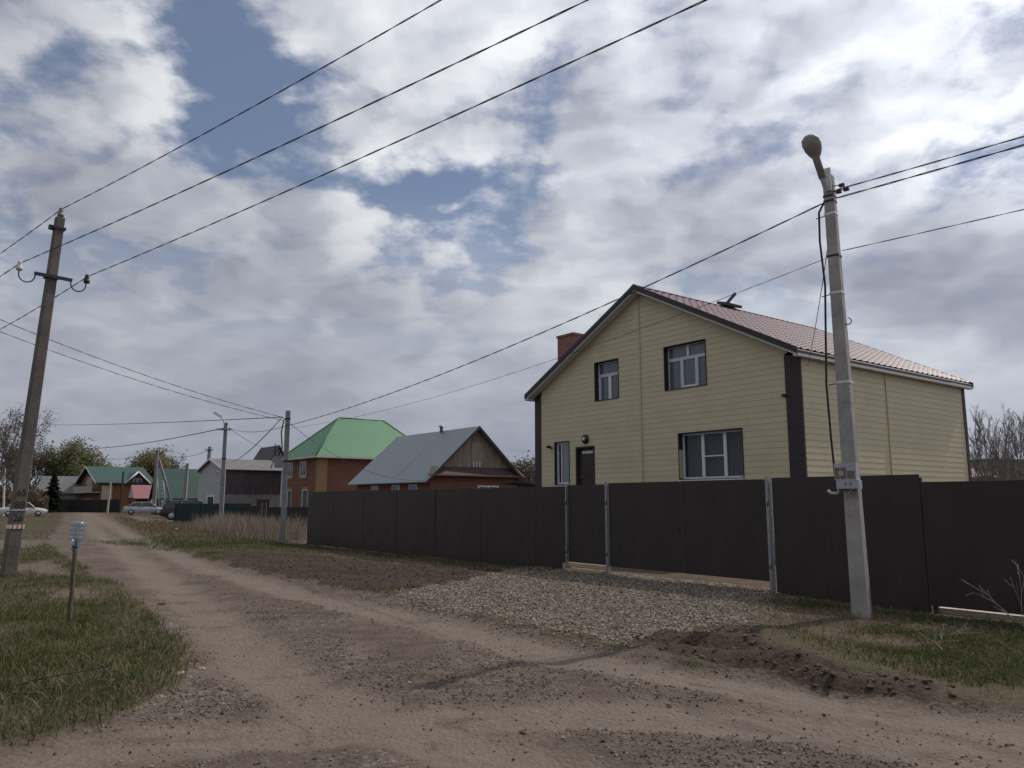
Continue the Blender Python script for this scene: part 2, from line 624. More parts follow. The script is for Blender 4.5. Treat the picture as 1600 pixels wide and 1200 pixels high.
glass_material('pane_dark', (0.10, 0.12, 0.145), 0.0)
glass_material('pane_clear', (0.05, 0.055, 0.06), 0.66)
glass_material('pane_blue', (0.16, 0.20, 0.25), 0.0)


def plastic_material():
    m = bpy.data.materials.new('bottle_plastic')
    m.use_nodes = True
    t = NT(m.node_tree)
    out = t.n('ShaderNodeOutputMaterial')
    gl = t.n('ShaderNodeBsdfGlossy')
    gl.inputs['Roughness'].default_value = 0.12
    gl.inputs['Color'].default_value = (0.8, 0.85, 0.9, 1)
    df = t.n('ShaderNodeBsdfDiffuse')
    df.inputs['Color'].default_value = (0.26, 0.31, 0.36, 1)
    tr = t.n('ShaderNodeBsdfTransparent')
    tr.inputs[0].default_value = (0.82, 0.88, 0.93, 1)
    fr = t.n('ShaderNodeLayerWeight')
    fr.inputs['Blend'].default_value = 0.35
    m1 = t.n('ShaderNodeMixShader')
    m1.inputs[0].default_value = 0.28
    t.link(tr.outputs[0], m1.inputs[1])
    t.link(df.outputs[0], m1.inputs[2])
    m2 = t.n('ShaderNodeMixShader')
    t.link(t.math('ADD', t.math('MULTIPLY', fr.outputs['Facing'], 0.35), 0.06), m2.inputs[0])
    t.link(m1.outputs[0], m2.inputs[1])
    t.link(gl.outputs[0], m2.inputs[2])
    t.link(m2.outputs[0], out.inputs[0])
    M['bottle_plastic'] = m


plastic_material()


def foliage_material(name, a, b, c=None, rough=0.75, trans=0.25):
    """leaf or blade: each one takes its own place between two or three colours"""
    m = bpy.data.materials.new(name)
    m.use_nodes = True
    t = NT(m.node_tree)
    out = t.n('ShaderNodeOutputMaterial')
    g = t.n('ShaderNodeNewGeometry')
    pos = t.noise(g.outputs['Position'], 1.1, 4, 0.6)
    k = t.math('ADD', t.math('MULTIPLY', g.outputs['Random Per Island'], 0.6), t.math('MULTIPLY', t.math('SUBTRACT', pos, 0.3), 0.9), clamp=True)
    stops = [(0.1, a), (0.9, b)] if c is None else [(0.1, a), (0.5, b), (0.95, c)]
    col = t.ramp(k, stops)
    df = t.n('ShaderNodeBsdfDiffuse')
    tl = t.n('ShaderNodeBsdfTranslucent')
    t.link(col, df.inputs[0])
    t.link(col, tl.inputs[0])
    mx = t.n('ShaderNodeMixShader')
    mx.inputs[0].default_value = trans
    t.link(df.outputs[0], mx.inputs[1])
    t.link(tl.outputs[0], mx.inputs[2])
    t.link(mx.outputs[0], out.inputs[0])
    M[name] = m


foliage_material('grass_green', (0.036, 0.055, 0.017), (0.068, 0.095, 0.031), (0.155, 0.15, 0.075))
foliage_material('grass_dry', (0.07, 0.058, 0.034), (0.155, 0.125, 0.075), (0.29, 0.24, 0.16))
foliage_material('reed_dry', (0.13, 0.10, 0.08), (0.24, 0.19, 0.155), (0.36, 0.30, 0.25))
foliage_material('leaf_spring', (0.12, 0.13, 0.065), (0.18, 0.185, 0.095), (0.23, 0.225, 0.13), trans=0.45)
foliage_material('leaf_olive', (0.16, 0.15, 0.075), (0.24, 0.22, 0.11), trans=0.45)
foliage_material('needle', (0.012, 0.022, 0.014), (0.03, 0.042, 0.026))
foliage_material('leaf_brown', (0.09, 0.07, 0.05), (0.16, 0.125, 0.09), trans=0.35)


def stone_material(name, a, b, c):
    m = bpy.data.materials.new(name)
    m.use_nodes = True
    t = NT(m.node_tree)
    out = t.n('ShaderNodeOutputMaterial')
    bs = t.n('ShaderNodeBsdfPrincipled')
    ri = t.n('ShaderNodeNewGeometry').outputs['Random Per Island']
    t.link(t.ramp(ri, [(0.0, a), (0.55, b), (1.0, c)]), bs.inputs['Base Color'])
    bs.inputs['Roughness'].default_value = 0.9
    bs.inputs['Specular IOR Level'].default_value = 0.2
    t.link(bs.outputs[0], out.inputs[0])
    M[name] = m


stone_material('stone_drive', (0.075, 0.058, 0.044), (0.175, 0.143, 0.113), (0.34, 0.292, 0.24))
stone_material('stone_road', (0.05, 0.039, 0.031), (0.125, 0.10, 0.08), (0.26, 0.22, 0.182))
stone_material('clod', (0.04, 0.03, 0.022), (0.085, 0.063, 0.047), (0.14, 0.11, 0.085))

# ------------------------------------------------------------------ ground: outlines of road, driveway, mud and grass
P = lambda L: [tuple(G(*q)) for q in L]
ROAD = P([(100, 799), (96, 812), (86, 830), (72, 848), (100, 872), (135, 897), (170, 917), (215, 950), (262, 985), (288, 1010),
          (298, 1040), (275, 1078), (215, 1110), (150, 1138), (60, 1163), (-100, 1190)]) + \
    [(-9, 3.4), (-9, -14), (14, -14), (14, 3.0)] + \
    P([(1750, 1140), (1600, 1117), (1450, 1097), (1300, 1077), (1150, 1052), (1000, 1022), (900, 1003), (800, 984), (700, 959),
       (620, 938), (560, 925), (480, 910), (400, 893), (330, 876), (270, 858), (215, 835), (185, 815), (162, 799)])
DRIVE = P([(612, 938), (660, 922), (740, 905), (790, 891), (855, 885), (890, 888), (950, 896), (1080, 908), (1206, 922), (1222, 945),
           (1190, 966), (1100, 984), (1010, 1000), (950, 1006), (800, 980), (700, 957)])
MUD_A = P([(320, 864), (400, 864), (480, 868), (580, 880), (700, 890), (785, 893), (740, 905), (650, 924), (590, 926), (500, 912), (420, 894)])
MUD_B = P([(975, 998), (1010, 1020), (1100, 1042), (1300, 1077), (1450, 1098), (1500, 1092), (1350, 1058), (1220, 1018), (1180, 985), (1090, 985)])
GRASS_R = P([(1195, 962), (1226, 938), (1330, 950), (1480, 968), (1640, 988), (1900, 1015), (1900, 1130), (1600, 1092), (1470, 1064), (1330, 1022)])
DIRT_L = [P([(-80, 846), (75, 843), (78, 852), (30, 856), (-80, 866)]), P([(-80, 905), (35, 882), (80, 876), (135, 896), (100, 902), (30, 897), (-80, 925)]),
          P([(40, 925), (110, 918), (190, 925), (150, 938), (60, 938)])]
FAR_STRIP = P([(195, 806), (230, 808), (300, 811), (400, 815), (300, 815.5), (215, 816)])
TRACKS = [P([(128, 801), (150, 830), (235, 890), (330, 960), (420, 1040), (560, 1115), (820, 1190), (1000, 1260)]),
          P([(140, 801), (200, 835), (330, 890), (480, 930), (640, 965), (900, 1030), (1150, 1067), (1400, 1108), (1700, 1155)]),
          P([(0, 1210), (250, 1150), (560, 1130), (900, 1110), (1250, 1125), (1650, 1200)])]
POLE_A = np.array([4.92, 11.15])


def masks(x, y):
    wob = (fbm(x * 1.1, y * 1.1, 3) - 0.5) * 0.9 + (fbm(x * 5, y * 5, 5) - 0.5) * 0.35
    far = np.clip(np.hypot(x, y) / 40, 1, 4)
    road = sstep(-sdist(x, y, ROAD) + wob * 0.6 * np.sqrt(far), -0.12, 0.16 * far)
    drive = sstep(-sdist(x, y, DRIVE) + wob * 0.5, -0.15, 0.25)
    mud = np.maximum(sstep(-sdist(x, y, MUD_A) + wob * 1.1, -0.35, 0.2), sstep(-sdist(x, y, MUD_B) + wob * 0.5, -0.1, 0.25))
    gr = sstep(-sdist(x, y, GRASS_R) + wob * 0.5, -0.15, 0.3)
    dirt = np.zeros(np.shape(x))
    for q in DIRT_L:
        dirt = np.maximum(dirt, 0.8 * sstep(-sdist(x, y, q) + wob * 1.1, -0.25, 0.35))
    strip = sstep(-sdist(x, y, FAR_STRIP) + wob * 0.4, -0.2, 0.4)
    tr = np.zeros(np.shape(x))
    for ln in TRACKS:
        d = ldist(x, y, ln) + wob * 0.35
        tr = np.maximum(tr, 1 - sstep(d, 0.22, 0.62))
    grass = np.clip(1 - road - drive - dirt - strip, 0, 1) * (1 - mud)
    # thin bare ground along the fence
    rightside = sstep(x + 0.62 * (y - 30.0) + 9.5, 0.0, 1.2) * (1 - sstep(y, 34, 44))
    grass = grass * (1 - rightside)
    grass = np.maximum(grass * (0.55 + 0.45 * sstep(fbm(x * 0.7, y * 0.7, 9), 0.38, 0.6)), gr * (1 - drive) * (0.15 + 0.6 * sstep(fbm(x * 1.2, y * 1.2, 75), 0.36, 0.6)))
    return road, drive, mud, grass, np.maximum(dirt, strip), np.clip(tr * np.maximum(road, 0), 0, 1)


def height(x, y, m=None):
    x, y = np.asarray(x, float), np.asarray(y, float)
    road, drive, mud, grass, dirt, tr = m if m is not None else masks(x, y)
    near = 1 - sstep(np.hypot(x, y), 25, 70)
    h = (fbm(x * 0.5, y * 0.5, 21) - 0.5) * 0.10 * near
    h = h + grass * (0.05 + 0.10 * (fbm(x * 1.7, y * 1.7, 23) - 0.4)) * near
    h = h + drive * 0.05 + (fbm(x * 9, y * 9, 31, 3) - 0.5) * 0.030 * near * (0.4 + drive + 0.5 * road)
    h = h - tr * 0.045 * near
    h = h + road * (fbm(x * 2.5 + y * 1.5, y * 2.5 - x * 1.5, 27) - 0.5) * 0.05 * near
    # churned mud: wheel ruts with raised edges
    across = x * 0.42 + y * 0.90
    rut = np.sin(across * 6.5 + 3.0 * fbm(x * 0.8, y * 0.8, 41))
    h = h + mud * near * (0.075 * rut + 0.13 * (fbm(x * 3.5, y * 3.5, 43) - 0.5) + 0.02)
    d = np.hypot(x - POLE_A[0], y - POLE_A[1])
    h = h + 0.02 * np.exp(-(d / 1.6) ** 2)
    return h


def hz(x, y):
    return float(height(np.array([float(x)]), np.array([float(y)]))[0])


def axis(lo, hi, dense0, dense1, step, grow):
    out = [dense0]
    while out[-1] < dense1:
        out.append(out[-1] + step)
    d1 = out[-1]
    a, s = d1, step
    right = []
    while a < hi:
        s = step + grow * (a - d1)
        a += s
        right.append(a)
    a, left = dense0, []
    while a > lo:
        s = step + grow * (dense0 - a)
        a -= s
        left.append(a)
    return np.array(left[::-1] + out + right)


def yaxis():
    ys = list(np.arange(-16, 2.4, 0.8))
    y = 2.4
    while y < 900:
        ys.append(y)
        y += max(0.04, 0.0112 * y)
    return np.array(ys)


xs = axis(-700, 700, -7.5, 8.0, 0.065, 0.0125)
ys = yaxis()
gx, gy = np.meshgrid(xs, ys)
fx, fy = gx.ravel(), gy.ravel()
mk = masks(fx, fy)
fz = height(fx, fy, mk)
nx, ny = len(xs), len(ys)
ii = np.arange(nx * ny).reshape(ny, nx)
quads = np.stack([ii[:-1, :-1].ravel(), ii[:-1, 1:].ravel(), ii[1:, 1:].ravel(), ii[1:, :-1].ravel()], 1)
cls_drive = (mk[1][quads].mean(1) > 0.5)
cls_road = (mk[0][quads].mean(1) > 0.5) & ~cls_drive


def ground_material():
    m = bpy.data.materials.new('earth')
    m.use_nodes = True
    t = NT(m.node_tree)
    out = t.n('ShaderNodeOutputMaterial')
    bs = t.n('ShaderNodeBsdfPrincipled')
    t.link(bs.outputs[0], out.inputs[0])
    at1 = t.n('ShaderNodeAttribute', attribute_name='cover_one')
    at2 = t.n('ShaderNodeAttribute', attribute_name='cover_two')
    s1 = t.n('ShaderNodeSeparateColor')
    s2 = t.n('ShaderNodeSeparateColor')
    t.link(at1.outputs['Color'], s1.inputs[0])
    t.link(at2.outputs['Color'], s2.inputs[0])
    road, drive, mud = s1.outputs[0], s1.outputs[1], s1.outputs[2]
    grass, dirt, track = s2.outputs[0], s2.outputs[1], s2.outputs[2]
    pos = t.n('ShaderNodeNewGeometry').outputs['Position']
    big = t.noise(pos, 0.35, 6, 0.6, 0.3)
    mid = t.noise(pos, 2.2, 8, 0.65, 0.2)
    fine = t.noise(pos, 16, 8, 0.7)
    grit = t.noise(pos, 70, 4, 0.7)
    vor = t.n('ShaderNodeTexVoronoi')
    t.link(pos, vor.inputs['Vector'])
    vor.inputs['Scale'].default_value = 26
    cell = t.n('ShaderNodeSeparateColor')
    t.link(vor.outputs['Color'], cell.inputs[0])
    stm = t.n('ShaderNodeMapping')
    stm.inputs['Rotation'].default_value = (0, 0, math.radians(32))
    stm.inputs['Scale'].default_value = (0.35, 2.4, 1)
    t.link(pos, stm.inputs['Vector'])
    streak = t.noise(stm.outputs[0], 1.6, 8, 0.66, 0.5)
    road_c = t.ramp(t.math('ADD', t.math('MULTIPLY', mid, 0.5), t.math('MULTIPLY', streak, 0.5)), [(0.34, (0.060, 0.045, 0.034)), (0.5, (0.102, 0.081, 0.064)), (0.66, (0.150, 0.122, 0.098))])
    pebb = t.ramp(cell.outputs[0], [(0.0, (0.06, 0.05, 0.042)), (0.6, (0.16, 0.135, 0.115)), (1.0, (0.29, 0.255, 0.225))])
    pm = t.math('MULTIPLY', t.smooth(big, 0.42, 0.60), t.smooth(fine, 0.42, 0.62))
    road_c = t.mix(t.math('MULTIPLY', pm, t.math('SUBTRACT', 0.9, track)), road_c, pebb)
    road_c = t.mix(t.math('MULTIPLY', track, 0.85), road_c, t.ramp(fine, [(0.3, (0.145, 0.119, 0.096)), (0.7, (0.198, 0.165, 0.135))]))
    road_c = t.mix(t.math('MULTIPLY', t.smooth(t.noise(pos, 1.1, 8, 0.7, 0.6), 0.52, 0.68), 0.6), road_c, (0.070, 0.052, 0.040))
    soil = t.ramp(fine, [(0.3, (0.042, 0.033, 0.022)), (0.7, (0.105, 0.082, 0.055))])
    green = t.ramp(fine, [(0.3, (0.026, 0.036, 0.013)), (0.7, (0.068, 0.080, 0.033))])
    gr_c = t.mix(t.smooth(mid, 0.42, 0.66, 0, 0.7), soil, green)
    dry = t.ramp(fine, [(0.3, (0.06, 0.046, 0.029)), (0.7, (0.135, 0.105, 0.068))])
    gr_c = t.mix(t.smooth(big, 0.46, 0.66, 0, 0.7), gr_c, dry)
    mud_c = t.ramp(fine, [(0.3, (0.030, 0.021, 0.0155)), (0.7, (0.082, 0.058, 0.042))])
    dr_c = t.ramp(cell.outputs[1], [(0.0, (0.075, 0.058, 0.044)), (0.5, (0.15, 0.121, 0.094)), (1.0, (0.26, 0.22, 0.18))])
    dirt_c = t.ramp(mid, [(0.3, (0.085, 0.066, 0.052)), (0.7, (0.155, 0.126, 0.102))])
    base = t.ramp(t.math('ADD', t.math('MULTIPLY', mid, 0.6), t.math('MULTIPLY', fine, 0.4)), [(0.35, (0.062, 0.046, 0.033)), (0.65, (0.135, 0.104, 0.078))])

    def edge(v):
        return t.smooth(t.math('ADD', v, t.math('MULTIPLY', t.math('SUBTRACT', fine, 0.5), 0.9)), 0.35, 0.65)
    c = t.mix(edge(grass), base, gr_c)
    c = t.mix(edge(dirt), c, dirt_c)
    c = t.mix(edge(road), c, road_c)
    c = t.mix(edge(drive), c, dr_c)
    c = t.mix(edge(mud), c, mud_c)
    c = t.mix(1.0, c, t.ramp(grit, [(0.25, 0.78), (0.75, 1.2)]), 'MULTIPLY')
    c = t.mix(1.0, c, (0.965, 0.94, 0.93), 'MULTIPLY')
    t.link(c, bs.inputs['Base Color'])
    bs.inputs['Roughness'].default_value = 0.95
    bs.inputs['Specular IOR Level'].default_value = 0.15
    bn = t.n('ShaderNodeBump')
    bn.inputs['Strength'].default_value = 0.65
    bn.inputs['Distance'].default_value = 0.03
    hgt = t.math('ADD', t.math('MULTIPLY', fine, 1.0), t.math('MULTIPLY', vor.outputs['Distance'], -0.7))
    t.link(t.math('ADD', hgt, t.math('MULTIPLY', grit, 0.35)), bn.inputs['Height'])
    t.link(bn.outputs[0], bs.inputs['Normal'])
    M['earth'] = m


ground_material()
V3 = np.stack([fx, fy, fz], 1)


def ground_piece(name, sel, label, cat):
    q = quads[sel]
    used, inv = np.unique(q, return_inverse=True)
    me = np_mesh(name, V3[used], inv.reshape(q.shape), True)
    for nm, idx in (('cover_one', (0, 1, 2)), ('cover_two', (3, 4, 5))):
        at_ = me.attributes.new(nm, 'FLOAT_COLOR', 'POINT')
        c = np.ones((len(used), 4), np.float32)
        for k, j in enumerate(idx):
            c[:, k] = mk[j][used]
        at_.data.foreach_set('color', c.ravel())
    return tag(link_mesh(name, me, M['earth']), label, cat, kind='structure')


ground_piece('ground', ~(cls_road | cls_drive), 'bare earth and patchy grass verge on both sides of the dirt road', 'ground')
ground_piece('dirt_road', cls_road, 'wide rutted dirt road running past the brown fence to the far houses', 'road')
ground_piece('gravel_driveway', cls_drive, 'crushed stone apron in front of the brown gates', 'driveway')


# ------------------------------------------------------------------ loose stones, clods, grass
def sample(n, x0, x1, y0, y1, fn, seed, near_bias=True):
    """random places with probability fn(x, y), more of them near the camera"""
    g = np.random.default_rng(seed)
    k = n * 6
    x = g.uniform(x0, x1, k)
    if near_bias:
        y = y0 * (y1 / y0) ** g.uniform(0, 1, k)
    else:
        y = g.uniform(y0, y1, k)
    p = fn(x, y, masks(x, y))
    keep = g.uniform(0, 1, k) < p
    return x[keep][:n], y[keep][:n]


def stones(name, x, y, smin, smax, mat, label, cat, seed, sink=0.35, flat=0.65, power=2.5, round_=False):
    g = np.random.default_rng(seed)
    n = len(x)
    s = smin + (smax - smin) * g.uniform(0, 1, n) ** power
    z = height(x, y)
    if round_:
        ph = (1 + 5 ** 0.5) / 2
        base = np.array([(-1, ph, 0), (1, ph, 0), (-1, -ph, 0), (1, -ph, 0), (0, -1, ph), (0, 1, ph), (0, -1, -ph), (0, 1, -ph), (ph, 0, -1), (ph, 0, 1), (-ph, 0, -1), (-ph, 0, 1)]) / 1.9
        f0 = np.array([(0, 11, 5), (0, 5, 1), (0, 1, 7), (0, 7, 10), (0, 10, 11), (1, 5, 9), (5, 11, 4), (11, 10, 2), (10, 7, 6), (7, 1, 8),
                       (3, 9, 4), (3, 4, 2), (3, 2, 6), (3, 6, 8), (3, 8, 9), (4, 9, 5), (2, 4, 11), (6, 2, 10), (8, 6, 7), (9, 8, 1)])
    else:
        base = np.array([(1, 0, 0), (0, 1, 0), (-1, 0, 0), (0, -1, 0), (0, 0, 1), (0, 0, -1)])
        f0 = np.array([(0, 1, 4), (1, 2, 4), (2, 3, 4), (3, 0, 4), (1, 0, 5), (2, 1, 5), (3, 2, 5), (0, 3, 5)])
    nb = len(base)
    v = base[None] * g.uniform(0.65, 1.2, (n, nb, 3)) + g.uniform(-0.26, 0.26, (n, nb, 3))
    v = v * g.uniform(0.7, 1.3, (n, 1, 3))
    v[:, :, 2] *= flat
    a = g.uniform(0, 6.28, n)
    ca, sa = np.cos(a)[:, None], np.sin(a)[:, None]
    vx, vy = v[:, :, 0] * ca - v[:, :, 1] * sa, v[:, :, 0] * sa + v[:, :, 1] * ca
    v = np.stack([vx, vy, v[:, :, 2]], 2) * s[:, None, None]
    v += np.stack([x, y, z + s * (flat - sink)], 1)[:, None]
    f = (f0[None] + (np.arange(n) * nb)[:, None, None]).reshape(-1, 3)
    return tag(link_mesh(name, np_mesh(name, v.reshape(-1, 3), f), M[mat]), label, cat, kind='stuff')


BEHIND = [(-7.8, 30.4), (7.2, 11.0), (12, 16), (-3, 34)]
x, y = sample(70000, -4.5, 6.2, 8.8, 19.5, lambda x, y, m: sstep(-sdist(x, y, DRIVE) + 1.3 * (fbm(x * 0.9, y * 0.9, 63) - 0.5), -0.75, 0.7) ** 1.5 * (1 - 0.7 * m[2]) * (sdist(x, y, BEHIND) > 0), 1, False)
stones('gravel', x, y, 0.006, 0.026, 'stone_drive', 'pale crushed stone spread in front of the gates', 'gravel', 2)
x, y = sample(60000, -7, 8, 3.2, 26, lambda x, y, m: m[0] * (1 - 0.9 * m[5]) * (0.12 + 0.88 * sstep(fbm(x * 0.75, y * 0.75, 61), 0.42, 0.62)), 3)
stones('gravel', x, y, 0.003, 0.017, 'stone_road', 'grey stones and grit trodden into the dirt road', 'gravel', 4, power=3.5)
x, y = sample(9000, -8, 9, 3.2, 26, lambda x, y, m: np.clip(m[2] + 0.04 * m[0] * (1 - m[5]) + 0.05 * m[3], 0, 1), 5)
stones('rubble', x, y, 0.006, 0.030, 'clod', 'dark clods of churned earth along the wheel ruts', 'rubble', 6, power=3.0, round_=True)


def blades(name, x, y, hmin, hmax, wid, lean, mat, label, cat, seed, segs=2, scale_h=None):
    g = np.random.default_rng(seed)
    n = len(x)
    h = hmin + (hmax - hmin) * g.uniform(0, 1, n) ** 1.6
    if scale_h is not None:
        h = h * scale_h
    z = height(x, y) - 0.01
    a = g.uniform(0, 6.28, n)
    le = h * lean * g.uniform(0.15, 1.0, n)
    lx, ly = np.cos(a) * le, np.sin(a) * le
    b = g.uniform(0, 6.28, n)
    wx, wy = np.cos(b) * wid * g.uniform(0.6, 1.3, n), np.sin(b) * wid * g.uniform(0.6, 1.3, n)
    rows = []
    for k in range(segs):
        t = k / segs
        cx, cy, cz = x + lx * t * t, y + ly * t * t, z + h * t * (1 - 0.25 * lean * t)
        ww = 1 - 0.45 * t
        rows.append(np.stack([cx - wx * ww, cy - wy * ww, cz], 1))
        rows.append(np.stack([cx + wx * ww, cy + wy * ww, cz], 1))
    rows.append(np.stack([x + lx, y + ly, z + h * (1 - 0.25 * lean)], 1))
    v = np.stack(rows, 1)
    k = v.shape[1]
    tri = []
    for s in range(segs - 1):
        tri += [(2 * s, 2 * s + 1, 2 * s + 3), (2 * s, 2 * s + 3, 2 * s + 2)]
    tri.append((2 * (segs - 1), 2 * (segs - 1) + 1, 2 * segs))
    f = (np.array(tri)[None] + (np.arange(n) * k)[:, None, None]).reshape(-1, 3)
    return tag(link_mesh(name, np_mesh(name, v.reshape(-1, 3), f), M[mat]), label, cat, kind='stuff')


left = lambda x, y: (x < -2.2)
x, y = sample(85000, -16, -2, 4.6, 30, lambda x, y, m: np.clip(m[3] * 1.2 - 0.15, 0, 1) * (0.25 + 0.75 * sstep(fbm(x * 1.3, y * 1.3, 71), 0.32, 0.55)), 7)
blades('grass', x, y, 0.03, 0.17, 0.0045, 0.8, 'grass_green', 'green spring grass on the verge beside the wooden stake', 'grass', 8,
       scale_h=0.6 + 0.8 * fbm(x * 0.9, y * 0.9, 77))
x, y = sample(36000, -16, -2, 4.6, 30, lambda x, y, m: m[3] * (0.25 + 0.75 * sstep(fbm(x * 1.1, y * 1.1, 73), 0.36, 0.6)), 9)
blades('grass', x, y, 0.04, 0.24, 0.0035, 1.3, 'grass_dry', 'straw coloured dead grass lying among the verge by the stake', 'grass', 10, 3)
gr_right = lambda x, y: sstep(-sdist(x, y, GRASS_R), -0.1, 0.4)
x, y = sample(20000, 2.0, 9, 6.0, 14, lambda x, y, m: sstep(-sdist(x, y, GRASS_R), -0.55, 0.5) * sstep(fbm(x * 1.2, y * 1.2, 75), 0.36, 0.6), 11)
blades('grass', x, y, 0.03, 0.13, 0.0045, 0.9, 'grass_green', 'thin green grass on the bank round the lamp pole', 'grass', 12)
x, y = sample(8000, 2.0, 9, 6.0, 14, lambda x, y, m: sstep(-sdist(x, y, GRASS_R), -0.8, 0.6) * (0.2 + 0.8 * sstep(fbm(x * 1.5, y * 1.5, 85), 0.36, 0.6)), 13)
blades('grass', x, y, 0.04, 0.22, 0.0035, 1.6, 'grass_dry', 'flattened dry stalks on the bank below the fence', 'grass', 14, 3)
fence_strip = [(-9.5, 31.5), (1.0, 18.3), (0.6, 17.9), (-7.6, 27.6), (-11.5, 26.3), (-17, 32), (-14.5, 36)]
x, y = sample(16000, -18, 1.5, 17, 36, lambda x, y, m: sstep(-sdist(x, y, fence_strip), -0.4, 0.3) * 0.9, 15)
blades('grass', x, y, 0.03, 0.16, 0.007, 0.9, 'grass_green', 'low weeds at the foot of the long brown fence', 'grass', 16)
REEDS = [(-9.0, 30.5), (-8.3, 31.2), (-9.5, 37), (-16.5, 46), (-19.5, 47), (-16.5, 41), (-13, 35), (-10.8, 31.5)]
x, y = sample(11000, -25, -7, 29, 50, lambda x, y, m: sstep(-sdist(x, y, REEDS), -0.3, 0.8) * (0.35 + 0.65 * sstep(fbm(x * 0.6, y * 0.6, 79), 0.35, 0.6)), 17)
blades('reeds', x, y, 0.25, 1.08, 0.011, 0.45, 'reed_dry', 'tall dry pinkish weeds round the two poles beside the fence end', 'weeds', 18, 3, scale_h=0.62 + 1.0 * fbm(x * 0.55, y * 0.55, 87))
FARG = P([(170, 803), (340, 812), (420, 845), (330, 868), (250, 845), (205, 825)])
x, y = sample(14000, -45, -9, 30, 75, lambda x, y, m: sstep(-sdist(x, y, FARG), -0.3, 0.8) * (1 - m[0]) * (1 - m[4]), 19)
blades('grass', x, y, 0.05, 0.3, 0.016, 0.9, 'grass_dry', 'yellowed low grass between the road and the dry weeds', 'grass', 20)
x, y = sample(16000, -70, -12, 27, 90, lambda x, y, m: m[3] * ((x / y) < -0.53), 21)
blades('grass', x, y, 0.04, 0.16, 0.016, 0.9, 'grass_green', 'short grass beside the far left edge of the road', 'grass', 22)


# ------------------------------------------------------------------ the yellow house
def brick_tex(name, c1, c2, mortar, bw=0.26, bh=0.077):
    m = bpy.data.materials.new(name)
    m.use_nodes = True
    t = NT(m.node_tree)
    out = t.n('ShaderNodeOutputMaterial')
    bs = t.n('ShaderNodeBsdfPrincipled')
    s = t.n('ShaderNodeSeparateXYZ')
    t.link(t.n('ShaderNodeTexCoord').outputs['Object'], s.inputs[0])
    cb = t.n('ShaderNodeCombineXYZ')
    t.link(t.math('ADD', s.outputs[0], s.outputs[1]), cb.inputs[0])
    t.link(s.outputs[2], cb.inputs[1])
    b = t.n('ShaderNodeTexBrick')
    t.link(cb.outputs[0], b.inputs['Vector'])
    b.inputs['Color1'].default_value = (*c1, 1)
    b.inputs['Color2'].default_value = (*c2, 1)
    b.inputs['Mortar'].default_value = (*mortar, 1)
    b.inputs['Scale'].default_value = 1.0
    b.inputs['Brick Width'].default_value = bw
    b.inputs['Row Height'].default_value = bh
    b.inputs['Mortar Size'].default_value = 0.008
    n = t.noise(cb.outputs[0], 1.5, 5, 0.6)
    t.link(t.mix(1.0, b.outputs['Color'], t.ramp(n, [(0.3, 0.85), (0.7, 1.12)]), 'MULTIPLY'), bs.inputs['Base Color'])
    bs.inputs['Roughness'].default_value = 0.9
    t.link(bs.outputs[0], out.inputs[0])
    M[name] = m


brick_tex('brick_chimney', (0.19, 0.075, 0.055), (0.25, 0.10, 0.07), (0.20, 0.16, 0.14))
brick_tex('brick_house', (0.150, 0.056, 0.036), (0.18, 0.068, 0.043), (0.16, 0.095, 0.07))
brick_tex('brick_dark', (0.155, 0.058, 0.04), (0.19, 0.07, 0.048), (0.16, 0.09, 0.07))

H_ANG = math.radians(-53)
hd = (math.cos(H_ANG), math.sin(H_ANG))
door_pt = at(915, 700, 28)
H0 = (door_pt.x - 2.9 * hd[0], door_pt.y - 2.9 * hd[1], 0)
HW, HD = 11.7, 10.1
EAVE, SL = 5.68, 0.518
house = empty('siding_house', H0, H_ANG, 'two storey house clad in cream yellow siding with pink tiled roof and brown corners', 'house')
core = MB()
core.prism([(0.32, 0), (HW - 0.06, 0), (HW - 0.06, EAVE), (HW / 2, EAVE + SL * HW / 2 - 0.1), (0.06, EAVE), (0.06, 0)], 'y', 0.40, HD)
core.box(0.06, 0.40, 0.03, 0.40, 0, EAVE)
core.box(HW - 0.40, HW - 0.061, 0.03, 0.3995, 0, EAVE - 0.01)
wall = core.build('wall', M['wall_core'], house)
# openings: x0, x1, z0, z1
OPEN = dict(small=(3.45, 4.67, 5.19, 6.60), big=(6.78, 8.50, 5.19, 6.65), ground=(7.28, 9.72, 2.30, 3.77), door=(2.38, 3.38, 1.5, 3.6),
            side=(1.17, 2.02, 2.24, 3.85))
BOARD = 0.175


def board(x0b, x1b, x0t, x1t, z0, z1, side=False, ends=True):
    yb, yt = -0.011, -0.004
    pts = [(x0b, yb, z0), (x1b, yb, z0), (x1t, yt, z1), (x0t, yt, z1), (x0b, 0.01, z0 + 0.004), (x1b, 0.01, z0 + 0.004),
           (x1t, 0.01, z1), (x0t, 0.01, z1)]
    if side:
        pts = [(HW - p[1], p[0], p[2]) for p in pts]
    mb = MB()
    mb.add(pts, [(0, 1, 2, 3), (0, 4, 5, 1), (1, 5, 6, 2), (0, 3, 7, 4), (4, 7, 6, 5)])
    return mb.build('siding_board', M['siding'], wall)


def spans(z0, z1, lo, hi):
    """pieces of lo..hi that no opening cuts at this height"""
    segs = [(lo, hi)]
    for (a, b, c, d) in OPEN.values():
        if z1 > c + 0.02 and z0 < d - 0.02:
            nxt = []
            for (s, e) in segs:
                if a > s and b < e:
                    nxt += [(s, a), (b, e)]
                elif b <= s or a >= e:
                    nxt.append((s, e))
                elif a <= s < b < e:
                    nxt.append((b, e))
                elif s < a < e <= b:
                    nxt.append((s, a))
            segs = nxt
    return [q for q in segs if q[1] - q[0] > 0.03]


def gable_x(z):
    return max(0.0, (z - EAVE) / SL)


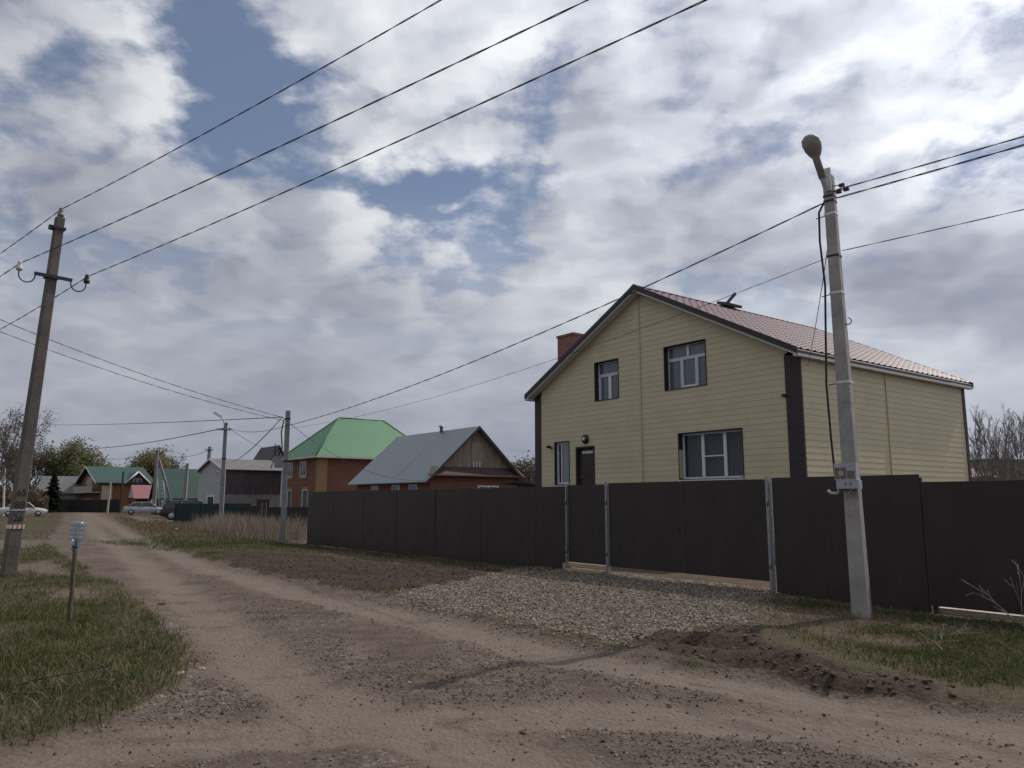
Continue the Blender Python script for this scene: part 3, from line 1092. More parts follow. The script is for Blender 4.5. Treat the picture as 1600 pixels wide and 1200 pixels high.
z = 0.5
while z < EAVE + SL * HW / 2 - 0.16:
    z1 = z + BOARD - 0.002
    lo_b, lo_t = max(0.36, gable_x(z)), max(0.36, gable_x(z1))
    for (a, b) in ((0, 5.69), (5.73, HW)):
        La, Lt = max(a, lo_b), max(a, lo_t)
        Rb, Rt = min(b, HW - lo_b, HW - 0.46 if z < EAVE else HW), min(b, HW - lo_t, HW - 0.46 if z < EAVE else HW)
        if Rb - La < 0.05:
            continue
        for (oa, ob, oc, od) in OPEN.values():          # pieces over and under an opening
            if oa >= a and ob <= b and z1 > oc + 0.02 and z < od - 0.02:
                if z < oc - 0.005:
                    board(oa, ob, oa, ob, z, oc)
                if od < z1 - 0.005:
                    board(oa, ob, oa, ob, od, z1)
        for (s, e) in spans(z, z1, La, Rb):
            board(s, e, Lt if s == La else s, max(Rt if e == Rb else e, (Lt if s == La else s) + 0.01), z, z1)
    if z < EAVE - 0.15:
        board(0.012, 4.60, 0.012, 4.60, z, z1, True)
        board(4.64, HD - 0.16, 4.64, HD - 0.16, z, z1, True)
    z += BOARD
mb = MB()
mb.box(5.685, 5.735, -0.040, 0.012, 0.5, EAVE + SL * HW / 2 - 0.1)
mb.build('joint_strip', M['siding_trim'], house)
mb = MB()
mb.box(HW - 0.012, HW + 0.040, 4.595, 4.645, 0.5, EAVE - 0.08)
mb.build('joint_strip', M['siding_trim'], house)
for a, b in ((0.0, 0.36), (HW - 0.46, HW + 0.03)):
    cb = MB()
    zz = 0.3
    while zz < EAVE - 0.05:            # brown corner cladding in the same courses
        cb.add([(a, -0.040, zz), (b, -0.040, zz), (b, -0.037, min(zz + 0.1985, EAVE)), (a, -0.037, min(zz + 0.1985, EAVE)),
                (a, 0.03, zz), (b, 0.03, zz), (b, 0.03, min(zz + 0.198, EAVE)), (a, 0.03, min(zz + 0.198, EAVE))],
               [(0, 1, 2, 3), (0, 4, 5, 1), (1, 5, 6, 2), (0, 3, 7, 4), (3, 2, 6, 7)])
        zz += 0.2
    cb.build('corner_board', M['corner_brown'], house)
mb = MB()
mb.box(HW - 0.05, HW + 0.035, HD - 0.16, HD + 0.03, 0.3, EAVE)
mb.build('corner_board', M['corner_brown'], house)
mb = MB()
mb.box(-0.04, HW + 0.045, -0.05, HD + 0.02, -0.2, 0.5)
mb.build('foundation', M['concrete_grey'], house)


def reveal(parent, o, depth, mat, t=0.022, bottom=True, left_mats=None):
    x0, x1, z0, z1 = o
    mb = MB()
    mb.box(x0 - 0.004, x0 + t, -0.028, depth, z0, z1)
    mb.box(x1 - t, x1 + 0.004, -0.028, depth, z0, z1)
    mb.box(x0 + t, x1 - t, -0.028, depth, z1 - t, z1 + 0.004)
    if bottom:
        mb.box(x0 + t, x1 - t, -0.034, depth, z0 - 0.004, z0 + t * 0.6)
    return mb.build('reveal', M[mat], parent)


def window(o, bars, panes, y=0.2, frame=0.055, mat='window_white', rev='reveal_brown', pane='pane_dark', film=(), back=None):
    """bars and panes in fractions of the opening: (x0, x1, z0, z1)"""
    x0, x1, z0, z1 = o
    t = 0.022
    xa, xb, za, zb = x0 + t, x1 - t, z0 + t * 0.6, z1 - t
    W_, H_ = xb - xa, zb - za
    fr = MB()
    fr.box(xa, xa + frame, y - 0.03, y + 0.03, za, zb)
    fr.box(xb - frame, xb, y - 0.03, y + 0.03, za, zb)
    fr.box(xa + frame, xb - frame, y - 0.03, y + 0.03, zb - frame, zb)
    fr.box(xa + frame, xb - frame, y - 0.03, y + 0.03, za, za + frame)
    win = fr.build('window', M[mat], house)
    for k, (a, b, c, d) in enumerate(bars):
        mb = MB()
        mb.box(xa + a * W_, xa + b * W_, y - 0.042 - 0.004 * k, y + 0.025, za + c * H_, za + d * H_)
        mb.build('glazing_bar', M['window_film' if k in film else mat], win)
    for (a, b, c, d) in panes:
        mb = MB()
        mb.box(xa + a * W_, xa + b * W_, y - 0.006, y + 0.006, za + c * H_, za + d * H_)
        mb.build('pane', M[pane], win)
    reveal(win, o, y + 0.05, rev)
    return win


window(OPEN['small'], [(0.02, 0.98, 0.62, 0.70), (0.44, 0.56, 0.03, 0.62), (0.02, 0.09, 0.03, 0.62)],
       [(0.03, 0.97, 0.70, 0.97), (0.09, 0.44, 0.03, 0.62), (0.56, 0.97, 0.03, 0.62)], film=(0,), frame=0.035)
window(OPEN['big'], [(0.02, 0.98, 0.66, 0.735), (0.31, 0.385, 0.03, 0.66), (0.67, 0.745, 0.03, 0.66), (0.48, 0.53, 0.735, 0.98), (0.385, 0.67, 0.03, 0.075)],
       [(0.02, 0.48, 0.735, 0.975), (0.53, 0.98, 0.735, 0.975), (0.02, 0.31, 0.03, 0.66), (0.385, 0.67, 0.075, 0.66), (0.745, 0.98, 0.03, 0.66)],
       film=(0, 1, 2), frame=0.03)
gw = window(OPEN['ground'], [(0.315, 0.36, 0.03, 0.97), (0.665, 0.71, 0.03, 0.97), (0.36, 0.665, 0.47, 0.495)],
            [(0.02, 0.315, 0.03, 0.97), (0.36, 0.665, 0.03, 0.47), (0.36, 0.665, 0.495, 0.97), (0.71, 0.98, 0.03, 0.97)], pane='pane_clear', frame=0.06)
mb = MB()
n = 120
pv = []
for k in range(n + 1):
    u = k / n
    yy = 0.33 + 0.018 * math.sin(u * 95) + 0.010 * math.sin(u * 41 + 1)
    pv.append((OPEN['ground'][0] + 0.06 + u * 2.32, yy))
for (a, b) in zip(pv[:-1], pv[1:]):
    mb.add([(a[0], a[1], 2.33), (b[0], b[1], 2.33), (b[0], b[1], 3.70), (a[0], a[1], 3.70)], [(0, 1, 2, 3)], True)
mb.build('curtain', M['curtain'], gw)
mb = MB()
mb.box(OPEN['ground'][0] + 0.02, OPEN['ground'][1] + 0.02, -0.10, 0.17, 2.255, 2.285)
mb.build('sill', M['window_white'], gw)
mb = MB()
mb.box(OPEN['ground'][0] + 0.0225, OPEN['ground'][0] + 0.028, -0.02, 0.165, 2.34, 3.24)
mb.build('reveal_panel', M['siding'], gw)
window(OPEN['side'], [(0.30, 0.36, 0.02, 0.98)], [(0.36, 0.96, 0.03, 0.97)], y=0.12, frame=0.07, pane='pane_blue')
mb = MB()
x0, x1, z0, z1 = OPEN['door']
mb.box(x0 + 0.06, x1 - 0.06, 0.10, 0.15, z0, z1 - 0.06)
mb.box(x0 + 0.16, x1 - 0.16, 0.085, 0.11, z0 + 0.2, z0 + 0.9)
mb.box(x0 + 0.16, x1 - 0.16, 0.085, 0.11, z0 + 1.05, z1 - 0.35)
door = mb.build('door', M['door_brown'], house)
reveal(door, OPEN['door'], 0.16, 'reveal_brown', 0.06, False)
mb = MB()
mb.box(x0 + 0.25, x1 - 0.08, 0.078, 0.10, z1 - 0.26, z1 - 0.16)
mb.build('strip', M['window_film'], door)
mb = MB()
mb.tube([(x0 + 0.2, 0.07, z0 + 1.0), (x0 + 0.2, 0.03, z0 + 1.0), (x0 + 0.32, 0.03, z0 + 1.0)], 0.012)
mb.build('handle', M['galvanised'], door)
mb = MB()
mb.lathe([(0.02, 0.0), (0.17, 0.0), (0.17, 0.05), (0.12, 0.09), (0.02, 0.10)], (2.93, -0.02, 3.86), 14, Matrix.Rotation(math.pi / 2, 3, 'X'))
wl = mb.build('wall_light', M['black_metal'], house)
mb = MB()
mb.lathe([(0.005, 0.10), (0.07, 0.10), (0.05, 0.125), (0.005, 0.13)], (2.93, -0.02, 3.86), 12, Matrix.Rotation(math.pi / 2, 3, 'X'))
mb.build('lens', M['lamp_clear'], wl)
mb = MB()
mb.cbox((0.95, -0.12, 3.68), (0.09, 0.24, 0.09), Matrix.Rotation(0.35, 3, 'Z'))
mb.tube([(0.99, -0.06, 3.66), (1.02, -0.02, 3.60)], 0.02)
mb.build('security_camera', M['black_metal'], house)
mb = MB()
mb.box(HW - 0.55, HW - 0.45, -0.12, -0.03, 4.52, 4.60)
mb.build('bracket', M['black_metal'], house)

# roof of the yellow house: courses of pressed metal tile on two slopes
OV, OVF = 0.20, 0.38
ang = math.atan(SL)
rz_top = EAVE + SL * HW / 2 + 0.20
slope_len = (HW / 2 + OV) / math.cos(ang)
roof = MB()
for sgn in (-1, 1):
    xe = HW / 2 + sgn * (HW / 2 + OV)
    ze = rz_top - SL * (HW / 2 + OV)
    roof.add([(HW / 2, -OVF, rz_top - 0.05), (xe, -OVF, ze - 0.05), (xe, HD + OVF, ze - 0.05), (HW / 2, HD + OVF, rz_top - 0.05),
              (HW / 2, -OVF, rz_top - 0.13), (xe, -OVF, ze - 0.13), (xe, HD + OVF, ze - 0.13), (HW / 2, HD + OVF, rz_top - 0.13)],
             [(0, 1, 2, 3), (7, 6, 5, 4), (0, 4, 5, 1), (1, 5, 6, 2), (2, 6, 7, 3)])
roof_o = roof.build('roof', M['roof_trim'], house)


def course_mesh():
    """one course of metal tile, x down the slope, y along the ridge"""
    L, c, per = HD + 2 * OVF, 0.37, 0.35
    k = int(L / per * 8)
    v, f = [], []
    for i in range(k + 1):
        y = L * i / k
        ph = (y / per) % 1.0
        wv = 0.016 * math.cos(2 * math.pi * ph) + 0.007 * math.cos(4 * math.pi * ph)
        v += [(0.0, y, wv), (c - 0.02, y, wv + 0.022), (c, y, wv + 0.020), (c + 0.003, y, wv - 0.006)]
        if i:
            b = 4 * i
            f += [(b - 4, b - 3, b + 1, b), (b - 3, b - 2, b + 2, b + 1), (b - 2, b - 1, b + 3, b + 2)]
    mb = MB()
    mb.add(v, f, False)
    return mb.mesh('roof_course')


cm = course_mesh()
nc = int(slope_len / 0.35)
for sgn in (1, -1):
    for i in range(nc):
        s = i * 0.35
        o = link_mesh('roof_course', cm, M['roof_pink'], roof_o)
        if sgn == 1:
            o.location = (HW / 2 + s * math.cos(ang), -OVF, rz_top - 0.02 - s * math.sin(ang))
            o.rotation_euler = (0, ang, 0)
        else:
            o.location = (HW / 2 - s * math.cos(ang), HD + OVF, rz_top - 0.02 - s * math.sin(ang))
            o.rotation_euler = (0, ang, math.pi)
mb = MB()
mb.prism([(HW / 2 - 0.20, rz_top - 0.06), (HW / 2, rz_top + 0.055), (HW / 2 + 0.20, rz_top - 0.06), (HW / 2, rz_top + 0.02)], 'y', -OVF - 0.02, HD + OVF + 0.02)
mb.build('ridge_cap', M['roof_pink'], roof_o)
for sgn in (-1, 1):
    xe = HW / 2 + sgn * (HW / 2 + OV)
    ze = rz_top - SL * (HW / 2 + OV)
    for yy in (-OVF - 0.03, HD + OVF):
        mb = MB()
        mb.add([(HW / 2, yy, rz_top + 0.03), (xe, yy, ze + 0.03), (xe, yy, ze - 0.15), (HW / 2, yy, rz_top - 0.15),
                (HW / 2, yy + 0.03, rz_top + 0.03), (xe, yy + 0.03, ze + 0.03), (xe, yy + 0.03, ze - 0.15), (HW / 2, yy + 0.03, rz_top - 0.15)],
               [(0, 1, 2, 3), (7, 6, 5, 4), (0, 4, 5, 1), (3, 2, 6, 7), (1, 5, 6, 2), (0, 3, 7, 4)])
        mb.build('barge_board', M['roof_trim'], roof_o)
    # boxed eaves and white soffit under the gable overhang
    mb = MB()
    xa, xb = (xe, -0.05) if sgn < 0 else (HW + 0.05, xe)
    mb.box(xa, xb, -OVF + 0.012, HD + OVF - 0.012, ze - 0.21, ze - 0.135)
    mb.build('eave_box', M['soffit'], roof_o)
    mb = MB()
    xw = HW / 2 + sgn * (HW / 2)
    mb.add([(HW / 2, -OVF + 0.005, rz_top - 0.155), (xe, -OVF + 0.005, ze - 0.155), (xe, -0.03, ze - 0.155), (HW / 2, -0.03, rz_top - 0.155),
            (HW / 2, -OVF + 0.005, rz_top - 0.215), (xe, -OVF + 0.005, ze - 0.215), (xe, -0.03, ze - 0.215), (HW / 2, -0.03, rz_top - 0.215)],
           [(0, 1, 2, 3), (7, 6, 5, 4), (0, 4, 5, 1), (1, 5, 6, 2), (0, 3, 7, 4)])
    mb.build('soffit', M['soffit'], roof_o)
mb = MB()
mb.box(0.50, 1.45, 0.75, 1.35, 5.6, 8.12)
mb.box(0.46, 1.49, 0.71, 1.39, 8.12, 8.20)
mb.build('chimney', M['brick_chimney'], roof_o)
mb = MB()
mb.cbox((HW / 2 + 0.12, 4.66, rz_top + 0.08), (0.45, 0.95, 0.10), Matrix.Rotation(ang * 0.6, 3, 'Y'))
mb.cbox((HW / 2 + 0.12, 4.72, rz_top + 0.30), (0.09, 0.09, 0.70), Matrix.Rotation(math.radians(-42), 3, 'X').to_3x3() @ Matrix.Rotation(0.2, 3, 'Y'))
mb.build('roof_hatch', M['roof_dark'], roof_o)

# ------------------------------------------------------------------ brown sheet-metal fence and gates along the plot
FO = np.array([-7.8535, 30.0377])


def fpt(u, off=0.0):
    """point on the fence line, off metres towards the house"""
    return FO[0] + DX * u - DY * off, FO[1] + DY * u + DX * off


def sheet_mesh(name, w_, h_, per=0.115, depth=0.007):
    v, f = [], []
    k = max(1, int(round(w_ / per)))
    p = w_ / k
    row = [(0, 0)]
    for i in range(k):
        a = i * p
        row += [(a + p * 0.38, 0), (a + p * 0.50, -depth), (a + p * 0.88, -depth), (a + p, 0)]
    n_ = len(row)
    for (x_, y_) in row:
        v.append((x_, y_, 0))
    for (x_, y_) in row:
        v.append((x_, y_, h_))
    f = [(i, i + 1, n_ + i + 1, n_ + i) for i in range(n_ - 1)]
    b = len(v)
    v += [(p_[0], p_[1] + 0.0022, p_[2]) for p_ in v]
    f += [(b + n_ + i, b + n_ + i + 1, b + i + 1, b + i) for i in range(n_ - 1)]
    f += [(n_ + i, n_ + i + 1, b + n_ + i + 1, b + n_ + i) for i in range(n_ - 1)]
    mb = MB()
    mb.add(v, f)
    return mb.mesh(name)


SHEETS = {}


def fence_run(name, label, cat, u0, u1, top, bot, sheet=1.15, mat='fence_brown', posts=True, step=0, group=None):
    x0, y0 = fpt(u0)
    th = empty(name, (x0, y0, 0), LOT, label, cat, group)
    L = u1 - u0
    k = max(1, int(round(L / sheet)))
    sw = L / k
    key = (round(sw, 3), round(top - bot, 3))
    if key not in SHEETS:
        SHEETS[key] = sheet_mesh('metal_sheet', sw + (0.03 if k > 1 else -0.004), top - bot)
    for i in range(k):
        o = link_mesh('metal_sheet', SHEETS[key], M[mat], th)
        o.location = (i * sw + (-0.015 if 0 < i < k - 1 else (0.0 if i == 0 else -0.03)), -0.006 * (i % 2) + R.uniform(-0.001, 0.001), bot + R.uniform(-0.006, 0.006))
        o.rotation_euler = (R.uniform(-0.002, 0.002), 0, R.uniform(-0.002, 0.002))
    mb = MB()
    for zz in (bot + 0.30, top - 0.30):
        mb.box(0, L, 0.012, 0.045, zz, zz + 0.04)
    mb.build('rail', M['fence_dark'], th)
    if posts:
        kk = max(1, int(round(L / 2.4)))
        for i in range(kk + 1):
            mb = MB()
            px_ = min(max(L * i / kk, 0.04), L - 0.04)
            mb.box(px_ - 0.03, px_ + 0.03, 0.048, 0.108, -0.3, top - 0.05)
            mb.build('post', M['fence_dark'], th)
    return th


fence_run('metal_fence', 'long dark brown corrugated sheet fence left of the small wicket gate', 'fence', -0.05, 14.90, 1.98, 0.0, 1.15)
wk = fence_run('wicket_gate', 'narrow dark brown sheet metal wicket gate over a pale timber threshold', 'gate', 14.97, 16.23, 2.0, 0.25, 1.25, posts=False)
mb = MB()
mb.tube([(1.10, -0.012, 1.05), (1.10, -0.055, 1.05), (0.98, -0.055, 1.05)], 0.010)
mb.build('handle', M['black_metal'], wk)
dg = empty('double_gate', (*fpt(16.33), 0), LOT, 'wide dark brown sheet metal double gate between two steel posts', 'gate')
for a, b in ((-0.02, 2.00), (2.02, 3.975)):
    k = 2
    sw = (b - a) / k
    key = (round(sw, 3), 1.80)
    if key not in SHEETS:
        SHEETS[key] = sheet_mesh('metal_sheet', sw + 0.01, 1.80)
    lf = MB()
    for xx in (a + 0.02, b - 0.06):
        lf.box(xx, xx + 0.04, 0.012, 0.05, 0.23, 2.01)
    for zz in (0.25, 1.05, 1.95):
        lf.box(a + 0.06, b - 0.06, 0.013, 0.049, zz, zz + 0.04)
    leaf = lf.build('gate_leaf', M['fence_dark'], dg)
    for i in range(k):
        o = link_mesh('metal_sheet', SHEETS[key], M['fence_brown'], leaf)
        o.location = (a + i * sw - 0.01 * i, -0.005 * i, 0.23)
mb = MB()
mb.box(1.93, 1.99, -0.022, -0.011, 1.0, 1.12)
mb.tube([(1.96, -0.02, 1.08), (1.96, -0.06, 1.08), (1.86, -0.06, 1.08)], 0.010)
mb.build('latch', M['black_metal'], dg)
fence_run('metal_fence', 'dark brown sheet fence behind the lamp pole, taller than the section to its right', 'fence', 20.43, 23.01, 2.05, -0.12, 1.29)
fence_run('metal_fence', 'lower dark brown sheet fence running off at the right edge above a pale strip coloured as sunlit ground', 'fence', 23.03, 29.0, 1.93, 0.10, 1.19)
for u, hgt_, wid_, lab in ((14.945, 2.02, 0.022, 'thin steel post at the left side of the wicket gate'),
                           (16.265, 2.06, 0.028, 'galvanised steel post between the wicket and the double gate'),
                           (20.35, 2.08, 0.028, 'galvanised steel post at the right side of the double gate')):
    p = empty('gate_post', (*fpt(u, 0.0), 0), LOT, lab, 'post', 'steel posts of the gates')
    mb = MB()
    mb.box(-wid_, wid_, -0.05, 0.05, -0.3, hgt_)
    mb.build('shaft', M['galvanised'], p)
    for zz in (0.45, 1.55):
        mb = MB()
        mb.tube([(wid_ * 0.3, -0.062, zz), (wid_ * 0.3, -0.062, zz + 0.14)], 0.014, 6)
        mb.build('hinge', M['galvanised'], p)
th = empty('timber_threshold', (*fpt(14.98), 0), LOT, 'pale timber threshold under the wicket gate', 'threshold')
mb = MB()
mb.box(0.02, 1.22, -0.14, 0.10, 0.03, 0.115)
mb.build('plank', M['wood_pale'], th)
mb = MB()
mb.box(0.0, 1.24, -0.04, 0.06, 0.15, 0.235)
mb.build('plank', M['wood_pale'], th)
mb = MB()
mb.box(-0.09, 0.0, -0.12, 0.12, -0.05, 0.22)
mb.build('end_block', M['concrete'], th)
mb = MB()
mb.box(23.05, 29.0, 0.16, 0.5, -0.35, 0.06)
st = mb.build('lit_ground_strip', M['sunlit_strip'], None, (FO[0], FO[1], 0), (0, 0, LOT))  # added slab behind the fence gap, its pale colour imitating sunlit ground
tag(st, 'added pale strip coloured as sunlit ground under the lower fence at the right edge', 'ground strip')


# ------------------------------------------------------------------ poles
def sagged(a, b, sag, n=40):
    a, b = Vector(a), Vector(b)
    return [a.lerp(b, i / n) + Vector((0, 0, -4 * sag * (i / n) * (1 - i / n))) for i in range(n + 1)]


def wire(label, a, b, sag, r=0.012, twist=True, group='overhead wires', name='power_cable'):
    L = (Vector(b) - Vector(a)).length
    mb = MB()
    if twist:
        n = int(L / 0.16)
        pts = sagged(a, b, sag, n)
        t = (Vector(b) - Vector(a)).normalized()
        u_ = t.orthogonal().normalized()
        w_ = t.cross(u_)
        for k in range(2):
            q = [p + (u_ * math.cos(i * 0.9 + k * math.pi) + w_ * math.sin(i * 0.9 + k * math.pi)) * r * 0.75 for i, p in enumerate(pts)]
            mb.tube(q, r * 0.62, 4, True)
    else:
        mb.tube(sagged(a, b, sag, 30), r, 5, True)
    return tag(mb.build(name, M['cable']), label, 'cable', group)


def insulator(parent, c, s=1.0, mat='porcelain'):
    mb = MB()
    mb.lathe([(0.018 * s, -0.08 * s), (0.05 * s, -0.08 * s), (0.055 * s, -0.03 * s), (0.035 * s, -0.01 * s), (0.045 * s, 0.02 * s), (0.03 * s, 0.045 * s),
              (0.04 * s, 0.07 * s), (0.01 * s, 0.085 * s)], c, 12)
    return mb.build('insulator', M[mat], parent)


# left pole with crossarm and painted number
pB = G(12, 905)
zB = hz(*pB)
topB = at(94, 340, pB[1])
poleB = empty('utility_pole', (pB[0], pB[1], zB), math.radians(48), 'tall weathered concrete utility pole with crossarm and painted numbers, on the left verge', 'utility pole',
              tilt=(0, 0))
hB = topB.z - zB
lB = Matrix.Rotation(-math.radians(48), 3, 'Z') @ Vector((topB.x - pB[0], 0, 0)) / hB        # lean per metre in its own frame


def qB(x_, y_, z_):
    return (x_ + lB.x * z_, y_ + lB.y * z_, z_)


def bent(mb_):
    mb_.v = [qB(*p) for p in mb_.v]
    return mb_

mb = MB()
lx = (topB.x - pB[0]) * 0
mb.frustum((0.14, 0.125), (0.092, 0.085), -0.4, hB)
shaftB = bent(mb).build('shaft', M['concrete_dark'], poleB)
bv = shaftB.modifiers.new('edge', 'BEVEL')
bv.width = 0.025
bv.segments = 2
mb = MB()
mb.box(-0.125, 0.125, -0.115, 0.115, hB - 0.30, hB - 0.24)
mb.box(-0.20, -0.12, -0.04, 0.04, hB - 0.32, hB - 0.22)
bent(mb).build('top_clamp', M['black_metal'], poleB)
mb = MB()
mb.tube([(0, 0, hB - 0.02), (0, 0, hB + 0.10)], 0.012)
bent(mb).build('pin', M['black_metal'], poleB)
insulator(poleB, qB(0, 0, hB + 0.12), 1.3, 'insulator_dark')
za = hB - 1.42
mb = MB()
mb.box(-0.38, 0.38, -0.165, -0.115, za - 0.035, za + 0.035)
arm = bent(mb).build('crossarm', M['black_metal'], poleB)
mb = MB()
mb.box(-0.135, 0.135, -0.125, 0.13, za - 0.02, za + 0.02)
bent(mb).build('arm_clamp', M['black_metal'], poleB)
for sx in (-1, 1):
    mb = MB()
    hook = [(sx * 0.36, -0.14, za)] + [(sx * (0.36 + 0.16 * (1 - math.cos(t))), -0.14, za - 0.06 - 0.17 * math.sin(t)) for t in np.linspace(0.05, math.pi, 10)]
    hook[-1] = (hook[-1][0], hook[-1][1], za + 0.05)
    mb.tube(hook, 0.014, 6)
    bent(mb).build('hook', M['black_metal'], arm)
    insulator(arm, qB(sx * 0.68, -0.14, za + 0.10), 1.25, 'porcelain' if sx < 0 else 'black_metal')


def painted(text, size, mat, parent, loc, rot):
    cu = bpy.data.curves.new('number', 'FONT')
    cu.body = text
    cu.size = size
    cu.extrude = 0.002
    cu.align_x = 'CENTER'
    tmp = bpy.data.objects.new('number', cu)
    COL.objects.link(tmp)
    bpy.context.view_layer.update()
    me = bpy.data.meshes.new_from_object(tmp.evaluated_get(bpy.context.evaluated_depsgraph_get()))
    bpy.data.objects.remove(tmp, do_unlink=True)
    return link_mesh('number', me, M[mat], parent, loc, rot)


for txt, zz, s in (('65', 1.72, 0.21), ('88', 1.46, 0.21), ('26', 1.18, 0.21)):
    yy = -(0.125 - 0.04 * (zz + 0.4) / (hB + 0.4)) - 0.001
    painted(txt, s * 0.95, 'paint_black', poleB, qB(0, yy - 0.003, zz), (math.pi / 2, 0, 0))
for zz, hh in ((1.02, 0.085), (1.40, 0.02)):
    wx_, wy_ = 0.133, 0.120
    for k in range(9):
        a, b = -1 + 2 * k / 9, -1 + 2 * (k + 1) / 9
        mb = MB()
        mb.box(a * wx_, b * wx_, -wy_ - 0.012, -wy_ + 0.01, zz + 0.006 * math.sin(k * 2.1), zz + hh + 0.006 * math.sin(k * 2.1))
        bent(mb).build('tape', M['tape_red' if (k % 3 == 1 and hh > 0.05) else 'tape_white'], poleB)
    mb = MB()
    for sx in (-1, 1):
        mb.box(sx * wx_ - 0.010, sx * wx_ + 0.010, -wy_ + 0.011, wy_, zz, zz + hh)
    bent(mb).build('tape', M['tape_white'], poleB)

# lamp pole on the right
zA = hz(*POLE_A)
topA = at(1294, 275, POLE_A[1])
hA = topA.z - zA
A_ROT = LOT + math.radians(-78 + 90)
poleA = empty('lamp_pole', (POLE_A[0], POLE_A[1], zA), A_ROT, 'leaning pale concrete lamp pole with electricity meter box and street light head', 'lamp pole',
              tilt=(0, 0))
lean = Vector((topA.x - POLE_A[0], topA.y - POLE_A[1], 0)) 
inv = Matrix.Rotation(-A_ROT, 3, 'Z')
ln_ = inv @ lean
mb = MB()
mb.frustum((0.115, 0.11), (0.072, 0.072), -0.4, hA, (0, 0), (ln_.x, ln_.y))
shaftA = mb.build('shaft', M['concrete'], poleA)
bv = shaftA.modifiers.new('edge', 'BEVEL')
bv.width = 0.02
bv.segments = 2


def pA(zl, dx=0.0, dy=0.0):
    """point in the lamp pole's own frame, at height zl on its axis"""
    k = zl / hA
    return Vector((ln_.x * k + dx, ln_.y * k + dy, zl))


def wA(zl, dx=0.0, dy=0.0):
    return Vector((POLE_A[0], POLE_A[1], zA)) + Matrix.Rotation(A_ROT, 3, 'Z') @ pA(zl, dx, dy)


# the lamp head reaches out to the left of the pole and towards the road
hd_w = at(1269, 229, POLE_A[1] - 0.65)
arm0 = pA(hA - 0.28, -0.02, -0.02)
arm1 = inv @ (hd_w - Vector((POLE_A[0], POLE_A[1], zA)))
adir = (arm1 - arm0).normalized()
mb = MB()
mb.tube([pA(hA - 0.42), arm0 + Vector((0, 0, 0.02)), arm0.lerp(arm1, 0.35)], [0.05, 0.05, 0.045], 8)
bracket = mb.build('lamp_bracket', M['lamp_grey'], poleA)
side_v = adir.cross(Vector((0, 0, 1))).normalized()
up_v = side_v.cross(adir).normalized()
rotm = Matrix((side_v, adir, up_v)).transposed()
LS = 0.72
hp = [(-0.62 / LS, 0.075, 0.08), (-0.30, 0.075, 0.075), (-0.22, 0.12, 0.085), (-0.10, 0.165, 0.10), (0.05, 0.185, 0.105), (0.18, 0.165, 0.095), (0.26, 0.10, 0.065), (0.29, 0.03, 0.02)]
vs, fs = [], []
nn = 14
for (t, wd, tk) in hp:
    for k in range(nn):
        th_ = 2 * math.pi * k / nn
        q = Vector((wd * math.cos(th_), t, tk * math.sin(th_) * (1.0 if math.sin(th_) > 0 else 0.35))) * LS
        vs.append(rotm @ q + arm1)
for i in range(len(hp) - 1):
    for k in range(nn):
        fs.append((i * nn + k, i * nn + (k + 1) % nn, (i + 1) * nn + (k + 1) % nn, (i + 1) * nn + k))
fs += [tuple(range(nn))[::-1], tuple(range((len(hp) - 1) * nn, len(hp) * nn))]
mb = MB()
mb.add(vs, fs, True)
head = mb.build('lamp_head', M['lamp_grey'], poleA)
vs = []
rings = [(1.0, -0.030), (0.88, -0.055), (0.5, -0.075), (0.03, -0.08)]
for (k_, zz) in rings:
    for k in range(18):
        th_ = 2 * math.pi * k / 18
        vs.append(rotm @ Vector((0.160 * k_ * math.cos(th_), 0.03 + 0.215 * k_ * math.sin(th_), zz)) * LS + arm1)
fs = [(i * 18 + k, i * 18 + (k + 1) % 18, (i + 1) * 18 + (k + 1) % 18, (i + 1) * 18 + k) for i in range(3) for k in range(18)] + [tuple(range(54, 72))]
mb = MB()
mb.add(vs, fs, True)
mb.build('lens', M['lamp_glass'], head)
for zz, mt in ((hA - 0.34, 'black_metal'), (hA - 0.42, 'black_metal'), (hA - 1.28, 'black_metal'), (hA - 0.62, 'steel_band'), (hA - 1.85, 'steel_band'), (hA - 3.2, 'steel_band')):
    k = 1 - zz / hA
    a, b = 0.072 + 0.043 * k + 0.004, 0.072 + 0.038 * k + 0.004
    c = pA(zz)
    mb = MB()
    mb.box(c.x - a, c.x + a, c.y - b, c.y + b, zz - 0.018, zz + 0.018)
    mb.build('band', M[mt], poleA)
c = pA(hA - 0.12)
mb = MB()
mb.cbox(c + Vector((0.02, -0.10, 0.02)), (0.09, 0.05, 0.36))
mb.build('clamp_plate', M['lamp_grey'], poleA)
for dx, dz in ((0.20, -0.22), (0.26, -0.30), (0.15, -0.31)):
    mb = MB()
    cc = pA(hA + dz, dx, -0.05)
    mb.cbox(cc, (0.075, 0.05, 0.045))
    mb.tube([cc, pA(hA + dz + 0.03, 0.02, -0.06)], 0.008, 5)
    mb.build('wire_clamp', M['black_metal'], poleA)
mb = MB()
cc = pA(hA - 2.3, 0.125, -0.02)
mb.tube([cc + Vector((0.05 * math.sin(t), 0, 0.05 * math.cos(t))) for t in np.linspace(0, 5.2, 12)], 0.008, 5)
mb.build('ring', M['black_metal'], poleA)
